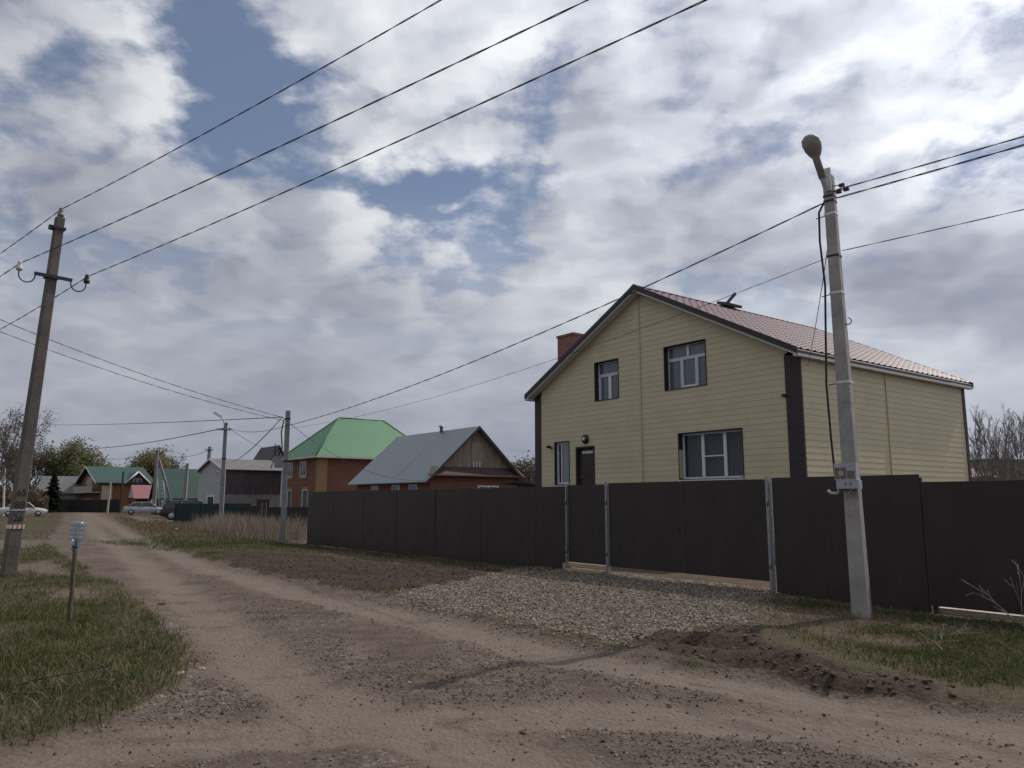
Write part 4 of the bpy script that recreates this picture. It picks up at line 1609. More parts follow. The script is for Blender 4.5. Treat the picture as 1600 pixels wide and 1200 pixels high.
# meter box on the road face
zm = 1.78
c = pA(zm, 0.0, 0.0)
fy_ = -(0.11 - 0.038 * zm / hA)
mb = MB()
mb.box(c.x - 0.165, c.x + 0.135, c.y + fy_ - 0.14, c.y + fy_ - 0.002, zm + 0.12, zm + 0.36)
mb.box(c.x - 0.14, c.x + 0.165, c.y + fy_ - 0.16, c.y + fy_ - 0.002, zm, zm + 0.118)
box = mb.build('meter_box', M['meter_grey'], poleA)
mb = MB()
mb.box(c.x - 0.155, c.x - 0.005, c.y + fy_ - 0.146, c.y + fy_ - 0.139, zm + 0.14, zm + 0.30)
mb.box(c.x + 0.012, c.x + 0.115, c.y + fy_ - 0.146, c.y + fy_ - 0.139, zm + 0.14, zm + 0.25)
mb.build('meter_window', M['meter_brown'], box)
mb = MB()
mb.box(c.x - 0.10, c.x - 0.035, c.y + fy_ - 0.152, c.y + fy_ - 0.147, zm + 0.18, zm + 0.25)
mb.build('meter_dial', M['beige_panel'], box)
mb = MB()
for dx in (-0.02, 0.05):
    mb.box(c.x + dx, c.x + dx + 0.012, c.y + fy_ - 0.166, c.y + fy_ - 0.161, zm + 0.05, zm + 0.085)
mb.build('screw', M['black_metal'], box)
mb = MB()
mb.tube([(c.x - 0.12, c.y + fy_ - 0.06, zm + 0.01), (c.x - 0.16, c.y + fy_ - 0.08, zm - 0.07), (c.x - 0.26, c.y + fy_ - 0.05, zm - 0.06), (c.x - 0.30, c.y + fy_ - 0.05, zm - 0.02)], 0.022, 7)
mb.tube([(c.x - 0.08, c.y + fy_ - 0.05, zm + 0.01), (c.x - 0.03, c.y + fy_ - 0.10, zm - 0.10), (c.x + 0.06, c.y + fy_ - 0.05, zm + 0.01)], 0.014, 6)
mb.build('conduit', M['meter_grey'], box)
# cables hanging down the pole's left side
mb = MB()
cabs = [pA(hA - 0.42, -0.09, -0.02), pA(hA - 0.55, -0.17, -0.02), pA(hA - 1.0, -0.19, -0.02), pA(hA - 1.7, -0.16, -0.02), pA(hA - 2.2, -0.19, -0.02), pA(hA - 3.2, -0.25, -0.02),
        pA(hA - 4.0, -0.24, -0.02), pA(zm + 0.2, -0.22, -0.03), pA(zm - 0.05, -0.17, -0.05)]
mb.tube(cabs, 0.017, 6)
mb.build('down_cable', M['cable'], poleA)
for zz in (hA - 0.62, hA - 1.85, hA - 3.2):
    mb = MB()
    mb.tube([pA(zz, -0.09, 0), pA(zz - 0.02, -0.22, -0.02)], 0.008, 5)
    mb.build('stand_off', M['black_metal'], poleA)

# poles further along the road
pC = G(441, 851)
zC = hz(*pC)


def simple_pole(name, label, base, ztop, wb, wt, mat, rz=0.0, lean_x=0.0, bands=()):
    t = empty(name, (base[0], base[1], hz(base[0], base[1]) if base[1] < 60 else 0), rz, label, 'utility pole', 'concrete poles along the road')
    mb = MB()
    mb.frustum((wb, wb * 0.9), (wt, wt * 0.9), -0.4, ztop, (0, 0), (lean_x, 0))
    mb.build('shaft', M[mat], t)
    for zz in bands:
        k = zz / ztop
        ww = wb + (wt - wb) * k + 0.012
        mb = MB()
        mb.box(lean_x * k - ww, lean_x * k + ww, -ww, ww, zz - 0.03, zz + 0.03)
        mb.build('band', M['black_metal'], t)
    return t


topC = at(446, 642, pC[1])
poleC = simple_pole('utility_pole', 'plain grey concrete pole with meter box at the near end of the dry weeds', pC, topC.z - zC, 0.105, 0.088, 'concrete_grey', math.radians(15),
                    0.0, (topC.z - 0.35, 3.1))
mb = MB()
mb.box(-0.42, -0.13, -0.10, 0.10, 2.85, 3.2)
mb.build('meter_box', M['concrete_grey'], poleC)
mb = MB()
mb.tube([(-0.14, -0.05, 4.7), (-0.22, -0.05, 4.2), (-0.16, -0.05, 3.6), (-0.3, -0.05, 3.25)], 0.025, 5)
mb.tube([(-0.2, -0.05, 3.5), (-0.42, -0.05, 3.75), (-0.4, -0.05, 3.3)], 0.025, 5)
mb.tube([(-0.13, -0.05, 2.9), (-0.45, -0.05, 3.1), (-0.55, -0.05, 2.8)], 0.02, 5)
mb.build('down_cable', M['cable'], poleC)

pD = at(345, 815, 48)
topD = at(353, 661, 48)
poleD = simple_pole('lamp_pole', 'grey pole with a bent street light head, behind the pole with the meter box', (pD.x, pD.y), topD.z, 0.13, 0.10, 'concrete_grey', 0.2, topD.x - pD.x, (topD.z - 0.1, topD.z - 0.45, 4.2))
mb = MB()
dx = topD.x - pD.x
mb.tube([(dx, -0.1, topD.z - 0.3), (dx - 0.15, -0.1, topD.z + 0.15), (dx - 0.35, -0.1, topD.z + 0.36)], 0.04, 6)
mb.build('lamp_bracket', M['lamp_grey'], poleD)
mb = MB()
mb.cbox((dx - 0.50, -0.1, topD.z + 0.47), (0.52, 0.22, 0.16), Matrix.Rotation(0.55, 3, 'Y'))
mb.build('lamp_head', M['window_white'], poleD)
mb = MB()
mb.box(dx - 0.5, dx + 0.35, -0.2, -0.1, topD.z - 0.50, topD.z - 0.40)
mb.build('crossarm', M['concrete_grey'], poleD)
bE = at(240, 804, 90)
poleE = simple_pole('utility_pole', 'grey concrete pole with a slanted strut beside the silver sedan', (bE.x, bE.y), at(246, 703, 90).z, 0.2, 0.15, 'concrete_grey', 0.1, at(246, 703, 90).x - bE.x,
                    (at(246, 706, 90).z,))
mb = MB()
tE = at(246, 703, 90)
mb.frustum((0.17, 0.17), (0.12, 0.12), 0, tE.z - 0.9, (2.0, 1.2), (tE.x - bE.x + 0.1, 0.2))
mb.build('strut', M['concrete_grey'], poleE)
bF = at(320, 790, 78)
poleF = simple_pole('utility_pole', 'slim grey pole in front of the white gabled garage', (bF.x, bF.y), at(328, 698, 78).z, 0.19, 0.14, 'concrete_grey', 0, at(328, 698, 78).x - bF.x, (at(328, 704, 78).z,))
mb = MB()
tF = at(328, 702, 78)
mb.box(tF.x - bF.x - 0.4, tF.x - bF.x + 0.4, -0.25, -0.15, tF.z - 0.1, tF.z)
mb.build('crossarm', M['concrete_grey'], poleF)
bQ = at(288, 790, 92)
simple_pole('utility_pole', 'pale pole standing against the teal roof with the white gable', (bQ.x, bQ.y), at(293, 724, 92).z, 0.18, 0.15, 'concrete_grey', 0, at(293, 724, 92).x - bQ.x)
for px_, py_, Y_, col_, lab in ((170, 753, 104, 'beige_panel', 'thin beige post in front of the log house'), (189, 737, 104, 'fence_dark', 'thin black post in front of the log house porch')):
    b_ = at(px_ - 2, 795, Y_)
    t_ = empty('street_post', (b_.x, b_.y, 0), 0, lab, 'post')
    mb = MB()
    mb.frustum((0.11, 0.11), (0.08, 0.08), -0.3, at(px_, py_, Y_).z, (0, 0), (0.15, 0))
    mb.build('shaft', M[col_], t_)
for px_, Y_ in ((406, 40.0), (412.5, 39.0)):
    b_ = G(px_, 836 if px_ < 410 else 838)
    b_ = at(px_, 830, Y_)
    mb = MB()
    mb.frustum((0.07, 0.07), (0.06, 0.06), -0.3, at(px_, 785, Y_).z)
    o = mb.build('stump_post', M['bark_dark'], None, (b_.x, b_.y, hz(b_.x, b_.y)))
    tag(o, 'taller dark wooden post among the dry weeds' if px_ > 410 else 'shorter dark wooden post among the dry weeds, left of its pair', 'post', 'dark posts in the dry weeds')

# ------------------------------------------------------------------ wires
dirB = Vector((0.77, -0.638, 0))
for i, (px_, py_, ex, ey, lab) in enumerate(((94, 328, 690, 0, 'uppermost wire, over the insulator on top of the left pole'),
                                             (33, 415, 920, 0, 'middle wire, on the left hook of the left pole'),
                                             (123, 442, 1105, 0, 'lowest high wire, on the right hook of the left pole'))):
    a = Vector((pB[0], pB[1], zB)) + Matrix.Rotation(math.radians(48), 3, 'Z') @ Vector((qB(0, 0, hB + 0.20), qB(-0.68, -0.20, za + 0.15), qB(0.68, -0.20, za + 0.15))[i])
    r_ = pixel_ray(ex, ey)
    t_ = (a.z - 0.25 - CAM_H) / r_[2]
    b = Vector((r_[0] * t_, r_[1] * t_, a.z - 0.25))
    d_ = (b - a)
    wire(lab + ', near span', a, a + d_ * 2.1 + Vector((0, 0, 0.6)), 0.28, 0.0085)
    back = Vector((-d_.x, -d_.y, 0)).normalized()
    wire(lab + ', far span beyond the pole', a, a + back * 26 + Vector((0, 0, 0.2)), 0.5, 0.0095)
cTop = at(441, 652, pC[1])
cLow = at(446, 666, pC[1])
a1 = wA(hA - 0.40, -0.06, 0)
a2 = wA(hA - 1.27, -0.06, 0)
wire('upper twisted cable from the near pole in the weeds up to the lamp pole', cLow, a1, 0.35, 0.0105)
wire('lower thin cable from the near pole in the weeds up to the lamp pole', cLow + Vector((0, 0, -0.1)), a2, 0.42, 0.0042)
far_r = wA(hA - 0.27, 0.12, -0.05)
wire('upper of the two twisted cables leaving the lamp pole to the right', far_r, far_r + Vector((DX * 30, DY * 30, -0.2)), 0.35, 0.009)
far_r2 = wA(hA - 0.40, 0.10, -0.05)
wire('lower of the two twisted cables leaving the lamp pole to the right', far_r2, far_r2 + Vector((DX * 30, DY * 30, 0.02)), 0.35, 0.0105)
far_r3 = wA(hA - 1.22, 0.12, -0.02)
wire('single thin cable leaving the lamp pole to the right', far_r3, far_r3 + Vector((DX * 30, DY * 30, 0.1)), 0.35, 0.006)
hc = Vector(H0) + Matrix.Rotation(H_ANG, 3, 'Z') @ Vector((HW + 0.08, 0.25, 5.35))
wire('loose cable from the lamp pole down to the corner of the yellow house', wA(hA - 1.0, -0.08, 0.05), hc, 0.12, 0.007, False)
lft = at(-220, 402, 21)
wire('upper cable coming from the left edge down to the near pole in the weeds', lft, cTop, 0.35, 0.011)
lft2 = at(-220, 428, 21)
wire('lower cable coming from the left edge down to the near pole in the weeds', lft2, cTop + Vector((0, 0, -0.12)), 0.35, 0.010)
dTop = at(349, 669, 48)
wire('cable from the near pole in the weeds to the bent street light pole', cLow, at(357, 668, 48), 0.25, 0.012, False)
wire('sagging cable from the bent street light pole away to the far left trees', dTop, at(40, 692, 115), 1.1, 0.028, False)
wire('thin service cable from the near pole down to the garage roof', cTop, at(362, 722, 70), 0.3, 0.013, False)
wire('second thin service cable from the near pole down to the garage roof', cTop, at(368, 719, 70), 0.2, 0.013, False)
wire('service cable from the bent street light pole to the dark roof', at(357, 668, 48), at(428, 703, 84), 0.3, 0.015, False)
wire('service cable from the near pole down over the green roof to the grey roof', cTop, at(694, 745, 41), 1.0, 0.009, False)
wire('faint high cable behind the left pole across to the near pole', at(20, 661, 120), cTop + Vector((0, 0.1, 0.02)), 0.3, 0.017, False)
wire('short cable between the slim pole and the strutted pole', at(327, 703, 78), at(247, 708, 90), 0.6, 0.022, False)
wire('cable from the strutted pole away to the left trees', at(245, 709, 90), at(110, 706, 125), 0.9, 0.025, False)


# ------------------------------------------------------------------ houses further down the road
def along(px, py, C, ang_):
    """distance along a vertical plane through C and height, for a pixel"""
    d = (math.cos(ang_), math.sin(ang_))
    r = pixel_ray(px, py)
    n = (-d[1], d[0])
    t = (n[0] * C[0] + n[1] * C[1]) / (n[0] * r[0] + n[1] * r[1])
    return (r[0] * t - C[0]) * d[0] + (r[1] * t - C[1]) * d[1], CAM_H + r[2] * t


VANG = LOT + math.pi / 2


def gable_house(name, label, loc, rz, W_, D_, he, hr, wall_m, roof_m, ov=0.4, ovf=0.4, thick=0.1, fascia='soffit', courses=0):
    h = empty(name, (loc[0], loc[1], 0), rz, label, 'house')
    mb = MB()
    mb.prism([(0, -0.3), (W_, -0.3), (W_, he), (W_ / 2, hr), (0, he)], 'y', 0, D_)
    wl_ = mb.build('wall', M[wall_m], h)
    sl = (hr - he) / (W_ / 2)
    mb = MB()
    for sgn in (-1, 1):
        xe, ze = W_ / 2 + sgn * (W_ / 2 + ov), hr - sl * (W_ / 2 + ov)
        mb.add([(W_ / 2, -ovf, hr + thick + 0.02), (xe, -ovf, ze + thick), (xe, D_ + ovf, ze + thick), (W_ / 2, D_ + ovf, hr + thick + 0.02),
                (W_ / 2, -ovf, hr + 0.02), (xe, -ovf, ze + 0.02), (xe, D_ + ovf, ze + 0.02), (W_ / 2, D_ + ovf, hr + 0.02)],
               [(0, 1, 2, 3), (7, 6, 5, 4), (0, 4, 5, 1), (1, 5, 6, 2), (2, 6, 7, 3)])
    rf = mb.build('roof', M[roof_m], h)
    for sgn in (-1, 1):
        xe, ze = W_ / 2 + sgn * (W_ / 2 + ov), hr - sl * (W_ / 2 + ov)
        mb = MB()
        y0 = -ovf - 0.03
        mb.add([(W_ / 2, y0, hr + thick + 0.03), (xe, y0, ze + thick + 0.01), (xe, y0, ze - 0.06), (W_ / 2, y0, hr - 0.06),
                (W_ / 2, y0 + 0.03, hr + thick + 0.03), (xe, y0 + 0.03, ze + thick + 0.01), (xe, y0 + 0.03, ze - 0.06), (W_ / 2, y0 + 0.03, hr - 0.06)],
               [(0, 1, 2, 3), (7, 6, 5, 4), (0, 4, 5, 1), (3, 2, 6, 7), (1, 5, 6, 2)])
        mb.build('barge_board', M[fascia], rf)
    return h, wl_, rf


def face_box(mb, face, a, b, z0, z1, d0, d1, W_, D_=0):
    """box on a face of a house: front (y=0), right (x=W), left (x=0)"""
    if face == 'front':
        mb.box(a, b, -d1, -d0, z0, z1)
    elif face == 'right':
        mb.box(W_ + d0, W_ + d1, a, b, z0, z1)
    else:
        mb.box(-d1, -d0, a, b, z0, z1)


def far_window(h, face, a, b, z0, z1, W_, frame='window_white', surround=None, split=True, pane='pane_dark'):
    mb = MB()
    f = 0.07
    for q in ((a, a + f, z0, z1), (b - f, b, z0, z1), (a + f, b - f, z0, z0 + f), (a + f, b - f, z1 - f, z1)) + \
            (((((a + b) / 2 - f / 2), ((a + b) / 2 + f / 2), z0 + f, z1 - f),) if split else ()):
        face_box(mb, face, q[0], q[1], q[2], q[3], 0.0, 0.05, W_)
    win = mb.build('window', M[frame], h)
    cuts = ((a + f, (a + b) / 2 - f / 2), ((a + b) / 2 + f / 2, b - f)) if split else ((a + f, b - f),)
    for (p, q) in cuts:
        mb = MB()
        face_box(mb, face, p, q, z0 + f, z1 - f, 0.0, 0.02, W_)
        mb.build('pane', M[pane], win)
    if surround:
        mb = MB()
        s = 0.22
        for q in ((a - s, a, z0 - s, z1 + s), (b, b + s, z0 - s, z1 + s), (a, b, z1, z1 + s), (a, b, z0 - s, z0)):
            face_box(mb, face, q[0], q[1], q[2], q[3], 0.0, 0.06, W_)
        mb.build('surround', M[surround], win)
    return win


# low brick house with grey metal roof and plank gable
C5 = at(672, 741, 40)
W5, D5 = 5.75, 8.3
he5, hr5 = 2.95, 5.55
h5, w5, r5 = gable_house('plank_gable_house', 'low red brick house with grey metal roof and weathered plank gable behind the fence', (C5.x, C5.y), VANG, W5, D5, he5, hr5, 'brick_dark', 'roof_grey', 0.45, 0.35, 0.07, 'skirt_brown')
sl5 = (hr5 - he5) / (W5 / 2)
npk = 20
for i in range(npk):
    a, b = W5 * i / npk, W5 * (i + 1) / npk - 0.012
    za_ = he5 + sl5 * min(a, W5 - a) - 0.02
    zb_ = he5 + sl5 * min(b, W5 - b) - 0.02
    z0 = 3.42
    if max(za_, zb_) < z0 + 0.05:
        continue
    za_, zb_ = max(za_, z0 + 0.01), max(zb_, z0 + 0.01)
    mb = MB()
    pts = [(a, z0), (b, z0), (b, zb_), (a, za_)]
    mb.prism(pts, 'y', -0.03 - 0.012 * (i % 2), -0.003)
    mb.build('plank', M['wood_grey'], w5)
mb = MB()
mb.box(2.55, 3.25, -0.075, -0.045, 3.6, 4.75)
hatch = mb.build('loft_hatch', M['wood_grey'], h5)
mb = MB()
for k in range(3):
    mb.box(2.66 + 0.2 * k, 2.72 + 0.2 * k, -0.09, -0.076, 3.42, 3.72)
mb.build('slat', M['window_white'], hatch)
mb = MB()
mb.add([(0.05, -0.02, 3.42), (W5 - 0.05, -0.02, 3.42), (W5 + 0.30, -0.28, 3.0), (-0.30, -0.28, 3.0), (0.05, -0.02, 3.34), (W5 - 0.05, -0.02, 3.34), (W5 + 0.30, -0.28, 2.93), (-0.30, -0.28, 2.93)],
       [(3, 2, 1, 0), (4, 5, 6, 7), (3, 7, 6, 2), (0, 4, 7, 3), (1, 2, 6, 5)])
sk_ = mb.build('skirt_roof', M['skirt_brown'], h5)
mb = MB()
mb.box(-0.28, W5 + 0.28, -0.305, -0.282, 2.93, 3.0)
mb.build('edge_trim', M['roof_rose'], sk_)
for px_ in (586, 619, 646):
    u, z_ = along(px_, 762, (C5.x, C5.y), LOT)
    far_window(h5, 'left', -u - 0.42, -u + 0.42, 1.55, 2.5, W5, split=False)
far_window(h5, 'front', 3.0, 4.4, 1.5, 2.45, W5, split=True)
mb = MB()
mb.lathe([(0.09, 0), (0.09, 0.32), (0.17, 0.34), (0.17, 0.37), (0.03, 0.45)], (W5 / 2 - 0.25, 3.1, hr5 - 0.05), 10)
mb.build('flue', M['galvanised'], r5)

# small green roof showing beside it
g0 = at(806, 756, 37)
ga = empty('low_shed', (g0.x, g0.y, 0), 0.25, 'low shed with dark green sloping roof just left of the yellow house', 'shed')
mb = MB()
mb.box(0, 2.6, 0, 2.0, -0.3, 2.05)
mb.build('wall', M['roof_teal'], ga)
mb = MB()
mb.add([(-0.25, -0.3, 2.56), (2.9, -0.3, 2.22), (2.9, 2.3, 2.22), (-0.25, 2.3, 2.56), (-0.25, -0.3, 2.48), (2.9, -0.3, 2.14), (2.9, 2.3, 2.14), (-0.25, 2.3, 2.48)],
       [(0, 1, 2, 3), (7, 6, 5, 4), (0, 4, 5, 1), (1, 5, 6, 2), (0, 3, 7, 4)])
mb.build('roof', M['roof_teal'], ga)

# two-storey brick house with green hip roof
C4 = at(499, 711, 66)
W4, D4, he4, hr4 = 7.3, 11.4, 5.45, 9.25
o4 = (C4.x - W4 * DX, C4.y - W4 * DY)
h4 = empty('brick_house', (o4[0], o4[1], 0), LOT, 'two storey orange brick house with bright green hip roof', 'house')
mb = MB()
mb.box(0, W4, 0, D4, -0.3, he4)
mb.build('wall', M['brick_house'], h4)
o_ = 0.55
mb = MB()
ze = he4 - 0.02
e = [(-o_, -o_, ze), (W4 + o_, -o_, ze), (W4 + o_, D4 + o_, ze), (-o_, D4 + o_, ze)]
mb.add(e + [(W4 / 2, 3.4, hr4), (W4 / 2, D4 - 3.4, hr4)], [(0, 1, 4), (1, 2, 5, 4), (2, 3, 5), (3, 0, 4, 5), (3, 2, 1, 0)])
rf4 = mb.build('roof', M['roof_green'], h4)
mb = MB()
mb.box(-o_ - 0.02, W4 + o_ + 0.02, -o_ - 0.02, D4 + o_ + 0.02, ze - 0.16, ze - 0.005)
mb.build('eave_board', M['soffit'], rf4)
mb = MB()
for a, b in (((W4 + o_, -o_, ze), (W4 / 2, 3.4, hr4)), ((-o_, -o_, ze), (W4 / 2, 3.4, hr4)), ((W4 / 2, 3.4, hr4), (W4 / 2, D4 - 3.4, hr4)), ((W4 + o_, D4 + o_, ze), (W4 / 2, D4 - 3.4, hr4))):
    mb.tube([a, b], 0.07, 5)
mb.build('ridge_cap', M['roof_green'], rf4)
for (a, b, z0, z1) in ((3.35, 4.65, 3.75, 5.05), (0.55, 1.6, 3.75, 5.05)):
    far_window(h4, 'front', a, b, z0, z1, W4, surround='brick_yellow')
for (a, b, z0, z1) in ((4.05, 5.25, 0.55, 2.6), (0.6, 1.6, 0.9, 2.6)):
    far_window(h4, 'front', a, b, z0, z1, W4, surround='brick_yellow', split=False)
for (x0, x1, y0, y1) in ((W4 - 0.42, W4 + 0.07, -0.07, -0.003), (W4 + 0.003, W4 + 0.07, -0.003, 0.75), (-0.07, 0.42, -0.07, -0.003)):
    mb = MB()
    mb.box(x0, x1, y0, y1, -0.3, he4 - 0.17)
    mb.build('corner_quoin', M['brick_yellow'], h4)

# garage with white gable and brown ribbed wall
C3 = at(351, 733, 72)
W3 = -along(312, 735, (C3.x, C3.y), LOT)[0]
D3 = along(440, 733, (C3.x, C3.y), VANG)[0]
he3 = C3.z
hr3 = along(331, 718, (C3.x - W3 / 2 * DX, C3.y - W3 / 2 * DY), LOT)[1]
h3, w3, r3 = gable_house('garage_house', 'white gabled garage house with dark brown ribbed wall and grey roof', (C3.x - W3 * DX, C3.y - W3 * DY), LOT, W3, D3, he3, hr3, 'white_wall', 'roof_slate', 0.35, 0.3, 0.08, 'soffit')
zlow = along(360, 772, (C3.x, C3.y), VANG)[1]
mb = MB()
sm = sheet_mesh('ribbed_panel', D3 / 6 - 0.02, he3 - zlow - 0.05, 0.24, 0.05)
for i in range(6):
    o = link_mesh('ribbed_panel', sm, M['wall_brown'], w3)
    o.location = (W3 + 0.03, i * D3 / 6 + 0.01, zlow)
    o.rotation_euler = (0, 0, math.pi / 2)
mb = MB()
mb.box(W3 - 0.3, W3 + 0.02, 0.12, D3 - 0.02, -0.3, zlow - 0.02)
mb.build('lower_wall', M['grey_wall'], h3)
mb = MB()
mb.box(W3 + 0.022, W3 + 0.05, D3 * 0.58, D3 * 0.80, 0.9, 1.75)
mb.build('opening', M['fence_dark'], h3)
mb = MB()
mb.box(W3 + 0.003, W3 + 0.12, -0.02, 0.10, -0.3, he3)
mb.build('corner_board', M['window_white'], h3)
u1 = W3 + along(341, 745, (C3.x, C3.y), LOT)[0]
far_window(h3, 'front', u1 - 0.5, u1 + 0.5, along(341, 752, (C3.x, C3.y), LOT)[1], along(341, 736, (C3.x, C3.y), LOT)[1], W3, split=True)
mb = MB()
mb.box(W3 * 0.42, W3 * 0.66, -0.04, -0.003, -0.2, 2.0)
dr = mb.build('door', M['fence_dark'], h3)
mb = MB()
mb.box(W3 * 0.38, W3 * 0.42, -0.06, -0.003, -0.2, 2.15)
mb.box(W3 * 0.66, W3 * 0.70, -0.06, -0.003, -0.2, 2.15)
mb.box(W3 * 0.42, W3 * 0.66, -0.06, -0.003, 2.003, 2.15)
mb.build('door_frame', M['window_white'], dr)
# dark roofed house behind it
Cb = at(417, 722, 86)
gable_house('dark_roof_house', 'dark roofed house with pale gable rising behind the garage', (Cb.x, Cb.y), VANG, 2.4, 5.0, at(412, 722, 86).z - 0.2, at(428, 698, 87).z, 'white_wall', 'roof_dark', 0.5, 0.5, 0.12, 'roof_dark')

# teal roofed house with white gable
C2 = at(256, 771, 100)
W2 = 4.6
D2 = along(314, 771, (C2.x, C2.y), VANG)[0]
h2, w2, r2 = gable_house('teal_roof_house', 'white gabled house with tall teal roof and a ladder on it', (C2.x - W2 * DX, C2.y - W2 * DY), LOT, W2, D2, 2.5, 5.7, 'white_wall', 'roof_teal', 0.5, 0.6, 0.12, 'roof_dark')
mb = MB()
mb.box(1.2, 3.4, -0.05, -0.003, -0.2, 1.9)
mb.build('garage_door', M['fence_dark'], h2)
mb = MB()
for k in range(3):
    mb.box(W2 + 0.003, W2 + 0.10, 1.0 + k * 2.6, 1.1 + k * 2.6, -0.3, 2.2)
mb.build('pilaster', M['fence_dark'], h2)
# ladder leaning on that house
la, lb = at(256, 778, 97), at(249, 727, 98.5)
lad = empty('ladder', (la.x, la.y, 0), 0, 'light metal ladder leaning against the teal roof', 'ladder')
d_ = lb - Vector((la.x, la.y, 0))
s_ = Vector((1, 0.25, 0)).normalized() * 0.38
for sg in (-1, 1):
    mb = MB()
    mb.tube([s_ * sg, d_ + s_ * sg * 0.8], 0.07, 4)
    mb.build('rail', M['step_ladder'], lad)
for k in range(1, 12):
    mb = MB()
    c_ = d_ * (k / 12)
    mb.tube([c_ - s_ * 0.95, c_ + s_ * 0.95], 0.045, 4)
    mb.build('rung', M['step_ladder'], lad)

# log house with teal roof, balcony, dormer and rose porch roof
C1 = at(157, 753, 112)
W1 = -along(124, 755, (C1.x, C1.y), LOT)[0]
D1 = along(236, 752, (C1.x, C1.y), VANG)[0]
h1, w1, r1 = gable_house('log_house', 'brown log house with teal roof and pale balcony at the end of the road', (C1.x - W1 * DX, C1.y - W1 * DY), LOT, W1, D1, C1.z - 0.1, at(141, 728, 114).z, 'wood_brown', 'roof_teal', 0.5, 0.7, 0.15, 'soffit')
z0, z1 = at(150, 770, 112).z, at(150, 759, 112).z
mb = MB()
mb.box(-0.1, W1 + 0.2, -1.15, -1.05, z0, z1)
mb.box(-0.1, W1 + 0.2, -1.049, -0.003, z0, z0 + 0.12)
mb.build('balcony', M['beige_panel'], h1)
far_window(h1, 'front', W1 * 0.36, W1 * 0.64, z1 + 0.05, z1 + 1.35, W1)
far_window(h1, 'front', W1 * 0.3, W1 * 0.68, 0.5, 1.9, W1)
mb = MB()
mb.box(W1 + 0.003, W1 + 0.15, 0.2, 1.6, -0.3, C1.z - 0.5)
mb.build('corner_panel', M['beige_panel'], h1)
# dormer: a small gable across the slope
yd = along(214, 752, (C1.x, C1.y), VANG)[0]
mb = MB()
zdo = C1.z
mb.add([(W1 + 0.1, yd - 1.4, zdo - 0.1), (W1 + 0.1, yd + 1.4, zdo - 0.1), (W1 + 0.1, yd, zdo + 1.35), (W1 * 0.5, yd, zdo + 1.35), (W1 * 0.9, yd - 1.4, zdo - 0.1), (W1 * 0.9, yd + 1.4, zdo - 0.1)],
       [(0, 1, 2)])
mb.build('dormer_wall', M['wood_brown'], h1)
mb = MB()
for sg in (-1, 1):
    q = [(W1 + 0.6, yd, zdo + 1.6), (W1 + 0.6, yd + sg * 1.75, zdo - 0.15), (W1 * 0.5, yd + sg * 1.75, zdo - 0.15), (W1 * 0.45, yd, zdo + 1.6)]
    mb.add(q + [(p[0], p[1], p[2] - 0.15) for p in q], [(0, 1, 2, 3), (7, 6, 5, 4), (0, 4, 5, 1), (1, 5, 6, 2)])
dm = mb.build('dormer_roof', M['roof_teal'], h1)
mb = MB()
for sg in (-1, 1):
    mb.tube([(W1 + 0.64, yd, zdo + 1.55), (W1 + 0.64, yd + sg * 1.75, zdo - 0.2)], 0.13, 4)
mb.build('barge_board', M['window_white'], dm)
far_window(h1, 'right', yd - 0.6, yd + 0.6, zdo - 0.2, zdo + 0.55, W1 + 0.12)
# porch with white gable and rose roof in front
pc = at(208, 778, 106)
ph_ = empty('porch', (pc.x - 3.2 * DX, pc.y - 3.2 * DY, 0), LOT, 'entrance porch with white triangular gable and rose coloured roof before the log house', 'porch')
D6 = along(236, 777, (pc.x, pc.y), VANG)[0]
zp, zr_ = pc.z, at(200, 759, 107).z
mb = MB()
mb.prism([(0, zp), (3.2, zp), (1.6, zr_)], 'y', 0, D6)
mb.build('gable', M['white_wall'], ph_)
mb = MB()
for sg in (-1, 1):
    xe = 1.6 + sg * 1.9
    q = [(1.6, -0.02, zr_ + 0.12), (xe, -0.02, zp - 0.05), (xe, D6 + 0.3, zp - 0.05), (1.6, D6 + 0.3, zr_ + 0.12)]
    mb.add(q + [(p[0], p[1], p[2] - 0.08) for p in q], [(0, 1, 2, 3), (7, 6, 5, 4), (0, 4, 5, 1), (1, 5, 6, 2)])
mb.build('roof', M['roof_rose'], ph_)
for (xx, yy) in ((0.1, 0.1), (3.0, 0.1), (3.0, D6 - 0.2), (3.0, D6 * 0.5), (0.1, D6 - 0.2)):
    mb = MB()
    mb.box(xx, xx + 0.16, yy, yy + 0.16, -0.2, zp)
    mb.build('post', M['wood_brown'], ph_)
mb = MB()
mb.box(0.4, 2.9, D6 * 0.4, D6 - 0.3, -0.2, zp - 0.01)
mb.build('back_wall', M['fence_dark'], ph_)
# grey roofed house behind the spruce
C0 = at(70, 790, 122)
h0 = empty('grey_roof_house', (C0.x, C0.y, 0), math.radians(20), 'long low house with pale slate roof behind the spruce', 'house')
L0 = 9.0
zr0, ze0 = at(90, 744, 126).z, at(90, 770, 122).z
mb = MB()
mb.box(-1, L0, 0, 7, -0.3, ze0)
mb.build('wall', M['grey_wall'], h0)
mb = MB()
for (y0, y1) in ((-0.4, 3.5), (7.4, 3.5)):
    q = [(-1.4, y0, ze0 - 0.05), (L0 + 0.4, y0, ze0 - 0.05), (L0 + 0.4, y1, zr0), (-1.4, y1, zr0)]
    mb.add(q + [(p[0], p[1], p[2] - 0.1) for p in q], [(0, 1, 2, 3), (7, 6, 5, 4), (0, 4, 5, 1), (1, 5, 6, 2), (3, 7, 4, 0)])
mb.build('roof', M['roof_slate'], h0)
for k in range(3):
    far_window(h0, 'front', 1.0 + 2.6 * k, 2.0 + 2.6 * k, 0.7, 1.7, L0)
